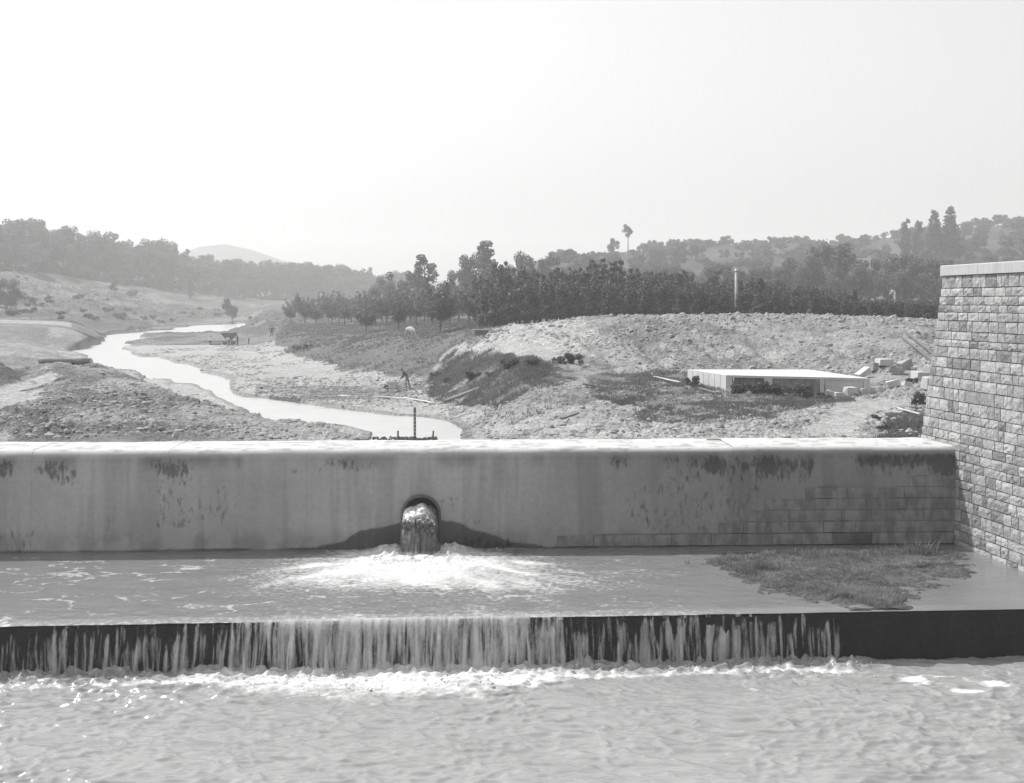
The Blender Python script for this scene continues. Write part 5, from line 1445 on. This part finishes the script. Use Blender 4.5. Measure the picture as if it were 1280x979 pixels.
# front wall: pillars and recessed panels
d = c2 - c1; nf = Vector((d.y, -d.x, 0)).normalized()
if nf.y > 0: nf = -nf
def fr(s0, s1, n0, n1, z0, z1, nm, mm):
    a = c1 + d * s0; e = c1 + d * s1
    vs = [a + nf * n1, e + nf * n1, e + nf * n0, a + nf * n0]
    MB().add([v_ + Vector((0, 0, z0)) for v_ in vs] + [v_ + Vector((0, 0, z1)) for v_ in vs], [(0,3,2,1),(4,5,6,7),(0,1,5,4),(1,2,6,5),(2,3,7,6),(3,0,4,7)]).obj(nm, mm, pf)
fr(.0, .04, -.3, .02, -.4, zt_ - .125, 'pillar', M['slab'])
fr(.27, .33, -.3, .02, -.4, zt_ - .125, 'pillar', M['slab'])
fr(.66, .69, -.3, .02, -.4, zt_ - .125, 'pillar', M['slab'])
fr(.96, .999, -.3, .02, -.4, zt_ - .125, 'pillar', M['slab'])
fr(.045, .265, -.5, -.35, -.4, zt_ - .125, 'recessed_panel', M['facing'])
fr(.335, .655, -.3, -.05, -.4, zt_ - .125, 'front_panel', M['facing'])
fr(.695, .955, -.3, -.05, -.4, zt_ - .125, 'front_panel', M['slab'])

# loose cut stones by the abutment
def cutstone(px, Y, w, dd_, h, rz, label, tilt=0.0, dark=False):
    p = on(px, Y, -.04)
    r_ = random.Random(int(px * 3 + Y))
    b = MB(); b.box((-w/2, -dd_/2, 0), (w/2, dd_/2, h), jit=.05, rnd=r_)
    o = b.obj('stone_block', M['block'] if not dark else M['clod'])
    bv = o.modifiers.new('bevel', 'BEVEL'); bv.width = .025; bv.segments = 2
    o.location = p + Vector((0, 0, abs(math.sin(tilt)) * w * .4)); o.rotation_euler = (r_.uniform(-.08, .08), tilt, rz)
    return tag(o, label, 'stone block', 'cut stones dumped between platform and abutment')
for a in (
    (1105, 76, .95, .7, .42, .2, 'flat-topped bright block resting highest in the stone heap', .05),
    (1091, 75, .5, .4, .55, .6, 'dark upright stone standing at the top left of the heap', .1, True),
    (1080, 73, 1.0, .5, .35, .5, 'long bright block tilted up at the left of the heap', -.45),
    (1120, 73, .8, .6, .4, -.3, 'grey block leaning in the middle of the heap', .3, True),
    (1133, 75, .8, .6, .5, .4, 'grey sloping block right of the middle of the heap', -.4, True),
    (1152, 70, .95, .7, .55, .25, 'large bright block beside the abutment edge', .04),
    (1160, 64, .6, .5, .65, .3, 'tall bright block standing closest to the abutment', .0),
    (1063, 62.5, .6, .45, .38, .35, 'squared block at the right tip of the platform'),
    (1083, 63, .75, .5, .36, .2, 'long low block before the stone heap'),
    (1100, 63.5, .5, .4, .33, .5, 'small low block in front of the stone heap', .1),
    (1047, 61, .5, .35, .34, .5, 'small bright block before the platform corner', .1),
    (1036, 60.5, .45, .3, .36, -.3, 'leftmost small block leaning before the platform', .3),
    (1118, 65, .7, .45, .34, -.2, 'tilted slab between the low blocks and the heap', -.25),
    (1133, 66, .55, .45, .34, .3, 'small block left of the tall bright block', .05),
    (1145, 67, .4, .4, .25, .1, 'smallest block lying behind the tall bright block', .1),
    (1070, 68, .5, .4, .3, .1, 'half buried stone behind the platform tip', .2, True)):
    cutstone(*a)

# tank-like wooden box on the bank
p = on(601, 101, -.1)
t = empty('wooden_bin', p, .15); tag(t, 'dark wooden bin with sloping sides sunk in the sandy bank', 'bin')
b = MB(); w0, w1 = .45, .62
b.add([(-w0,-.4,0),(w0,-.4,0),(w0,.4,0),(-w0,.4,0),(-w1,-.5,.85),(w1,-.5,.85),(w1,.5,.85),(-w1,.5,.85),(-w1+.06,-.44,.85),(w1-.06,-.44,.85),(w1-.06,.44,.85),(-w1+.06,.44,.85),(-w0+.06,-.35,.1),(w0-.06,-.35,.1),(w0-.06,.35,.1),(-w0+.06,.35,.1)],
      [(0,3,2,1),(0,1,5,4),(1,2,6,5),(2,3,7,6),(3,0,4,7),(4,5,9,8),(5,6,10,9),(6,7,11,10),(7,4,8,11),(8,9,13,12),(9,10,14,13),(10,11,15,14),(11,8,12,15),(12,13,14,15)])
b.obj('tub', M['wood_dark'], t); 
MB().box((-w1-.03, -.54, .85), (w1+.03, -.46, .92)).obj('rim_board', M['wood_pale'], t)
MB().box((-w1-.03, .46, .85), (w1+.03, .54, .92)).obj('rim_board', M['wood_pale'], t)

# low wall behind the saplings at the right
p0_ = on(1112, 150); p1_ = on(1190, 146)
lw = empty('low_wall', p0_); tag(lw, 'low pale wall top showing behind the saplings left of the abutment', 'wall')
dd_ = p1_ - p0_; n = 7
for k in range(n):
    a = Vector((dd_.x * k / n, dd_.y * k / n, 0)); e = Vector((dd_.x * (k + 1) / n - .06, dd_.y * (k + 1) / n, 0))
    zt0 = (HOR - 375.0 - (k % 2)) * 150 / F - p0_.z
    MB().add([a + Vector((0, 0, -.5)), e + Vector((0, 0, -.5)), e + Vector((0, .5, -.5)), a + Vector((0, .5, -.5)), a + Vector((0, 0, zt0)), e + Vector((0, 0, zt0)), e + Vector((0, .5, zt0)), a + Vector((0, .5, zt0))],
             [(0,3,2,1),(4,5,6,7),(0,1,5,4),(1,2,6,5),(2,3,7,6),(3,0,4,7)]).obj('wall_section', M['slab'], lw)
LOWZ = (HOR - 375.5) * 150 / F

# ------------------------------------------------------------------ people and animals
def skin_mesh(name, V_, E_, R_, root, sub=1):
    me = bpy.data.meshes.new(name); me.from_pydata([tuple(v) for v in V_], E_, [])
    o = bpy.data.objects.new(name, me); COL.objects.link(o)
    md = o.modifiers.new('s', 'SKIN'); md.use_smooth_shade = True
    sv = me.skin_vertices[0].data
    for i, r_ in enumerate(R_):
        sv[i].radius = (r_, r_) if not hasattr(r_, '__len__') else r_
    sv[root].use_root = True
    if sub: s = o.modifiers.new('u', 'SUBSURF'); s.levels = sub; s.render_levels = sub
    dg = bpy.context.evaluated_depsgraph_get(); dg.update()
    ev = o.evaluated_get(dg)
    out = bpy.data.meshes.new_from_object(ev)
    bpy.data.objects.remove(o)
    return out

def person(loc, rz, pose, shirt, trousers, label, hat=None, scale=1.0, holds=None):
    """pose: joint positions; figure faces +X"""
    J = dict(pelvis=(0, 0, .95), waist=(0, 0, 1.08), chest=(.0, 0, 1.32), neck=(0, 0, 1.47), head=(.02, 0, 1.60), crown=(.02, 0, 1.70),
             shl=(0, .19, 1.40), ell=(-.02, .24, 1.13), hal=(.06, .24, .88), shr=(0, -.19, 1.40), elr=(-.02, -.24, 1.13), har=(.06, -.24, .88),
             hil=(0, .10, .90), knl=(.02, .11, .50), anl=(-.02, .12, .09), tol=(.14, .13, .04), hir=(0, -.10, .90), knr=(.02, -.11, .50), anr=(-.02, -.12, .09), tor=(.14, -.13, .04))
    J.update(pose)
    names = list(J); ix = {n_: i for i, n_ in enumerate(names)}
    R_ = dict(pelvis=(.15, .11), waist=(.14, .10), chest=(.165, .115), neck=.055, head=(.08, .095), crown=(.065, .07), shl=.065, ell=.045, hal=.034, shr=.065, elr=.045, har=.034,
              hil=.092, knl=.062, anl=.042, tol=.035, hir=.092, knr=.062, anr=.042, tor=.035)
    E_ = [('pelvis','waist'),('waist','chest'),('chest','neck'),('neck','head'),('head','crown'),('chest','shl'),('shl','ell'),('ell','hal'),('chest','shr'),('shr','elr'),('elr','har'),
          ('pelvis','hil'),('hil','knl'),('knl','anl'),('anl','tol'),('pelvis','hir'),('hir','knr'),('knr','anr'),('anr','tor')]
    me = skin_mesh('body', [J[n_] for n_ in names], [(ix[a], ix[b]) for a, b in E_], [R_[n_] for n_ in names], 0)
    e = empty('person', loc, rz); e.scale = (scale,) * 3
    me.materials.clear()
    for mm in (shirt, trousers, M['skin'], M['cloth_dark']): me.materials.append(mm)
    segs = [((Vector(J[a]), Vector(J[b])), g_) for (a, b), g_ in zip(E_, [0,0,0,2,2,0,0,0,0,0,0,1,1,1,3,1,1,1,3])]
    for f in me.polygons:
        c = f.center; best = 1e9; gi = 0
        for (a, b), g_ in segs:
            ab_ = b - a; t_ = max(0, min(1, (c - a).dot(ab_) / ab_.length_squared)); dd2 = (a + ab_ * t_ - c).length
            if dd2 < best: best = dd2; gi = g_
        if min((c - Vector(J['hal'])).length, (c - Vector(J['har'])).length) < .06: gi = 2
        f.material_index = gi
    bo = link('body', me, None, e)
    # hands: palm, four fingers and a thumb each
    hm = MB()
    for s_, hk, ek in ((1, 'hal', 'ell'), (-1, 'har', 'elr')):
        w_ = Vector(J[hk]); dr_ = (w_ - Vector(J[ek])).normalized(); sd = dr_.cross(Vector((0, 0, 1)))
        sd = sd.normalized() if sd.length > .1 else Vector((1, 0, 0)); nn_ = dr_.cross(sd)
        hm.tube([w_, w_ + dr_ * .04, w_ + dr_ * .085], [.026, .036, .03], 6)
        for q_, ln in ((-1.5, .055), (-.5, .07), (.5, .075), (1.5, .062)):
            a = w_ + dr_ * .08 + sd * q_ * .017
            hm.tube([a, a + dr_ * ln * .55 + nn_ * .008, a + dr_ * ln * .85 + nn_ * .035], [.009, .008, .006], 5)
        a = w_ + dr_ * .03 + sd * -.03
        hm.tube([a, a + dr_ * .03 - sd * .025, a + dr_ * .055 - sd * .02 + nn_ * .02], [.011, .010, .008], 5)
    hm.obj('hands', M['skin'], e, smooth=True)
    hd = Vector(J['head']); up_ = (Vector(J['crown']) - hd).normalized(); fw = Vector((1, 0, 0)) - up_ * up_.x; fw.normalize(); sd = up_.cross(fw)
    fm = MB()
    fm.tube([hd + fw * .085 + up_ * .03, hd + fw * .115 - up_ * .005], [.010, .018], 6)           # nose
    for s_ in (1, -1):
        fm.tube([hd + sd * s_ * .08 + up_ * .02, hd + sd * s_ * .10 + up_ * .0], [.02, .028], 6)      # ears
    fm.obj('face', M['skin'], e, smooth=True)
    hr = MB()
    cp = hd + up_ * .07
    hr.tube([cp - fw * .01, cp + up_ * .05 - fw * .01, cp + up_ * .085 - fw * .01], [.108, .092, .03], 10)
    hr.obj('hair', M['cloth_dark'], e, smooth=True)
    if hat:
        hb = MB(); c_ = hd + up_ * .10
        hb.tube([c_, c_ + up_ * .015], [.17, .16], 12); hb.tube([c_ + up_ * .015, c_ + up_ * .11], [.105, .085], 12)
        hb.obj('hat', hat, e)
    return tag(e, label, 'person')

STOOP = dict(waist=(.05, 0, 1.06), chest=(.20, 0, 1.24), neck=(.31, 0, 1.34), head=(.38, 0, 1.41), crown=(.44, 0, 1.49), shl=(.22, .19, 1.28), shr=(.22, -.19, 1.28), ell=(.30, .24, 1.02), elr=(.30, -.24, 1.02), hal=(.46, .20, .85), har=(.46, -.20, .85),
             knl=(.08, .13, .50), anl=(.0, .15, .09), tol=(.17, .16, .04), knr=(-.10, -.13, .50), anr=(-.22, -.14, .09), tor=(-.06, -.15, .04))
WIDE = dict(anl=(-.02, .22, .09), knl=(.02, .17, .50), tol=(.13, .25, .04), anr=(-.02, -.22, .09), knr=(.02, -.17, .50), tor=(.13, -.25, .04), ell=(.02, .34, 1.16), hal=(.12, .22, 1.0), elr=(.02, -.34, 1.16), har=(.12, -.22, 1.0))
SQUAT = dict(pelvis=(-.10, 0, .42), waist=(-.06, 0, .54), chest=(.06, 0, .78), neck=(.12, 0, .92), head=(.16, 0, 1.04), crown=(.18, 0, 1.14), shl=(.06, .19, .86), shr=(.06, -.19, .86), ell=(.18, .24, .62), elr=(.18, -.24, .62), hal=(.38, .18, .50), har=(.38, -.18, .50),
             hil=(-.10, .10, .38), hir=(-.10, -.10, .38), knl=(.26, .18, .52), knr=(.26, -.18, .52), anl=(.06, .18, .09), anr=(.06, -.18, .09), tol=(.22, .19, .04), tor=(.22, -.19, .04))
WORK = dict(waist=(.04, 0, 1.06), chest=(.15, 0, 1.27), neck=(.23, 0, 1.39), head=(.29, 0, 1.49), crown=(.33, 0, 1.58), shl=(.15, .19, 1.33), shr=(.15, -.19, 1.33), ell=(.34, .22, 1.16), elr=(.28, -.24, 1.08), hal=(.55, .14, 1.10), har=(.50, -.16, 1.0))
BEND = dict(pelvis=(-.05, 0, .92), waist=(.06, 0, 1.03), chest=(.30, 0, 1.14), neck=(.42, 0, 1.12), head=(.52, 0, 1.07), crown=(.60, 0, 1.03), shl=(.32, .19, 1.12), shr=(.32, -.19, 1.12), ell=(.42, .26, .88), elr=(.44, -.26, .90), hal=(.52, .2, .68), har=(.56, -.2, .70))
person(on(509, 88), math.pi * .95, STOOP, M['cloth_dark'], M['cloth_mid'], 'man in dark clothes stooping beside a barrow on the muddy bar', scale=1.0)
person(on(340, 186), -1.4, WIDE, M['cloth_dark'], M['cloth_dark'], 'man in dark clothes standing legs apart on the gravel by the meadow edge', hat=M['cloth_dark'], scale=1.05)
person(on(262, 176), .2, SQUAT, M['cloth_white'], M['cloth_dark'], 'worker in a white shirt squatting left of the tipping wagon', scale=1.12)
person(on(286.5, 172.5), 2.6, BEND, M['cloth_white'], M['cloth_dark'], 'worker in a white shirt bending in front of the tipping wagon')
person(on(297, 175), 2.9, WORK, M['cloth_mid'], M['cloth_dark'], 'worker in grey standing at the right end of the tipping wagon', hat=M['cloth_dark'], scale=1.1)
person(on(311, 178), 2.9, WORK, M['cloth_white'], M['cloth_dark'], 'worker in a white shirt standing right of the tipping wagon', scale=.82)
person(Vector(((1119 - PX0) * 150 / F, 150.2, LOWZ)), math.pi * 1.0, BEND, M['cloth_white'], M['cloth_white'], 'man in white stooping on the low wall behind the saplings', scale=1.1)

# wheelbarrow
wb = empty('wheelbarrow', on(497, 87.6, .02), math.pi * .95)
tag(wb, 'small pale wooden wheelbarrow in front of the stooping man', 'wheelbarrow')
MB().add([(.1,-.2,.3),(.6,-.15,.3),(.6,.15,.3),(.1,.2,.3),(0,-.32,.62),(.78,-.25,.62),(.78,.25,.62),(0,.32,.62)], [(0,3,2,1),(0,1,5,4),(1,2,6,5),(2,3,7,6),(3,0,4,7)]).obj('tray', M['wood_pale'], wb)
for s_ in (-1, 1):
    MB().tube([(-.6, s_ * .26, .62), (.1, s_ * .2, .30), (.85, s_ * .08, .2)], .025, 6).obj('handle', M['wood_pale'], wb)
    MB().tube([(.05, s_ * .22, .32), (-.02, s_ * .26, 0)], .025, 6).obj('leg', M['wood_dark'], wb)
w = MB(); w.tube([(.85, -.03, .2), (.85, .03, .2)], .2, 14); w.obj('wheel', M['iron'], wb)

# tipping wagon
wg = empty('tipping_wagon', on(286.5, 175.5, .05), .08)
tag(wg, 'dark V-shaped tipping wagon standing on the gravel bar among the workers', 'wagon')
b = MB()
L2 = 1.15
b.add([(-.35,-.75,.75),(.35,-.75,.75),(.35,.75,.75),(-.35,.75,.75),(-L2,-.8,1.75),(L2,-.8,1.75),(L2,.8,1.75),(-L2,.8,1.75),(-L2+.08,-.74,1.75),(L2-.08,-.74,1.75),(L2-.08,.74,1.75),(-L2+.08,.74,1.75),(-.3,-.7,.85),(.3,-.7,.85),(.3,.7,.85),(-.3,.7,.85)],
      [(0,3,2,1),(0,1,5,4),(1,2,6,5),(2,3,7,6),(3,0,4,7),(4,5,9,8),(5,6,10,9),(6,7,11,10),(7,4,8,11),(8,9,13,12),(9,10,14,13),(10,11,15,14),(11,8,12,15),(12,13,14,15)])
b.obj('tub', M['iron'], wg)
for y in (-.82, .82):
    MB().tube([(-.6, y, .5), (0, y, 1.15), (.6, y, .5)], .04, 6).obj('cradle', M['iron'], wg)
    MB().box((-1.0, y - .05, .42), (1.0, y + .05, .54)).obj('frame_beam', M['wood_dark'], wg)
for x in (-.6, .6):
    for y in (-.68, .68):
        w = MB(); w.tube([(x, y - .05, .25), (x, y + .05, .25)], .25, 14); w.tube([(x, y - .08, .25), (x, y + .08, .25)], .06, 8); w.obj('wheel', M['iron'], wg)
    MB().tube([(x, -.7, .25), (x, .7, .25)], .03, 6).obj('axle', M['iron'], wg)
MB().tube([(1.0, 0, 1.72), (1.45, 0, 2.05)], .03, 6).obj('lever', M['wood_dark'], wg)
plank(262, 175.2, 276, 175.2, .6, 'dark board on the gravel between the squatting worker and the wagon', 'wood_dark', .2, .02)

# grazing white ox
V_ = [(0,0,1.05),(.45,0,1.08),(.85,0,1.08),(1.1,0,.92),(1.28,0,.62),(1.36,0,.38),(1.46,0,.20), (-.45,0,1.05),(-.75,0,1.08),
      (.72,.2,.85),(.74,.22,.45),(.72,.22,.08), (.72,-.2,.85),(.86,-.22,.45),(.92,-.22,.08),
      (-.66,.2,.85),(-.58,.22,.62),(-.74,.22,.42),(-.68,.22,.08), (-.66,-.2,.85),(-.66,-.22,.62),(-.84,-.22,.42),(-.82,-.22,.08), (-.86,0,1.02),(-.93,0,.6)]
E_ = [(0,1),(1,2),(2,3),(3,4),(4,5),(5,6),(0,7),(7,8),(2,9),(9,10),(10,11),(2,12),(12,13),(13,14),(8,15),(15,16),(16,17),(17,18),(8,19),(19,20),(20,21),(21,22),(8,23),(23,24)]
R_ = [(.28,.30),(.27,.33),(.24,.28),(.14,.2),(.11,.13),(.10,.11),(.07,.07),(.27,.27),(.20,.2),.11,.065,.05,.11,.065,.05,.14,.085,.055,.045,.14,.085,.055,.045,.03,.025]
cm = skin_mesh('body', V_, E_, R_, 0)
ox = empty('cow', on(512, 120, .06), -.95); ox.scale = (.86, .62, .92)
tag(ox, 'white cow grazing with its head down at the meadow edge', 'cow')
cm.materials.clear(); cm.materials.append(M['hide']); link('body', cm, None, ox)
for s_ in (-1, 1):
    MB().tube([(1.24, s_ * .08, .66), (1.22, s_ * .22, .74), (1.28, s_ * .28, .86)], [.03, .022, .008], 6).obj('horn', M['horn'], ox, smooth=True)
    MB().tube([(1.18, s_ * .10, .70), (1.12, s_ * .24, .70)], [.03, .045], 6).obj('ear', M['hide'], ox, smooth=True)
for i_ in (11, 14, 18, 22):
    x_, y_, z_ = V_[i_]; MB().tube([(x_ + .02, y_, 0), (x_ + .01, y_, .09)], [.06, .05], 8).obj('hoof', M['horn'], ox)
MB().tube([(-.93, 0, .62), (-.94, 0, .45)], [.03, .05], 6).obj('tail_tuft', M['horn'], ox)

# ------------------------------------------------------------------ haze
hz = MB().box((-2600, -60, -14), (2600, 2500, 130)).obj('haze', None)
hm_ = bpy.data.materials.new('haze_air'); hm_.use_nodes = True
nt = hm_.node_tree
for n_ in list(nt.nodes):
    if n_.type != 'OUTPUT_MATERIAL': nt.nodes.remove(n_)
pv = nt.nodes.new('ShaderNodeVolumePrincipled')
pv.inputs['Color'].default_value = (.97, .97, .97, 1)
pv.inputs['Density'].default_value = 0.0008
pv.inputs['Anisotropy'].default_value = 0.2
nt.links.new(pv.outputs[0], nt.nodes['Material Output'].inputs['Volume'])
hz.data.materials.append(hm_)
tag(hz, kind='stuff')
hz['label'] = 'pale summer haze in the air over the valley'
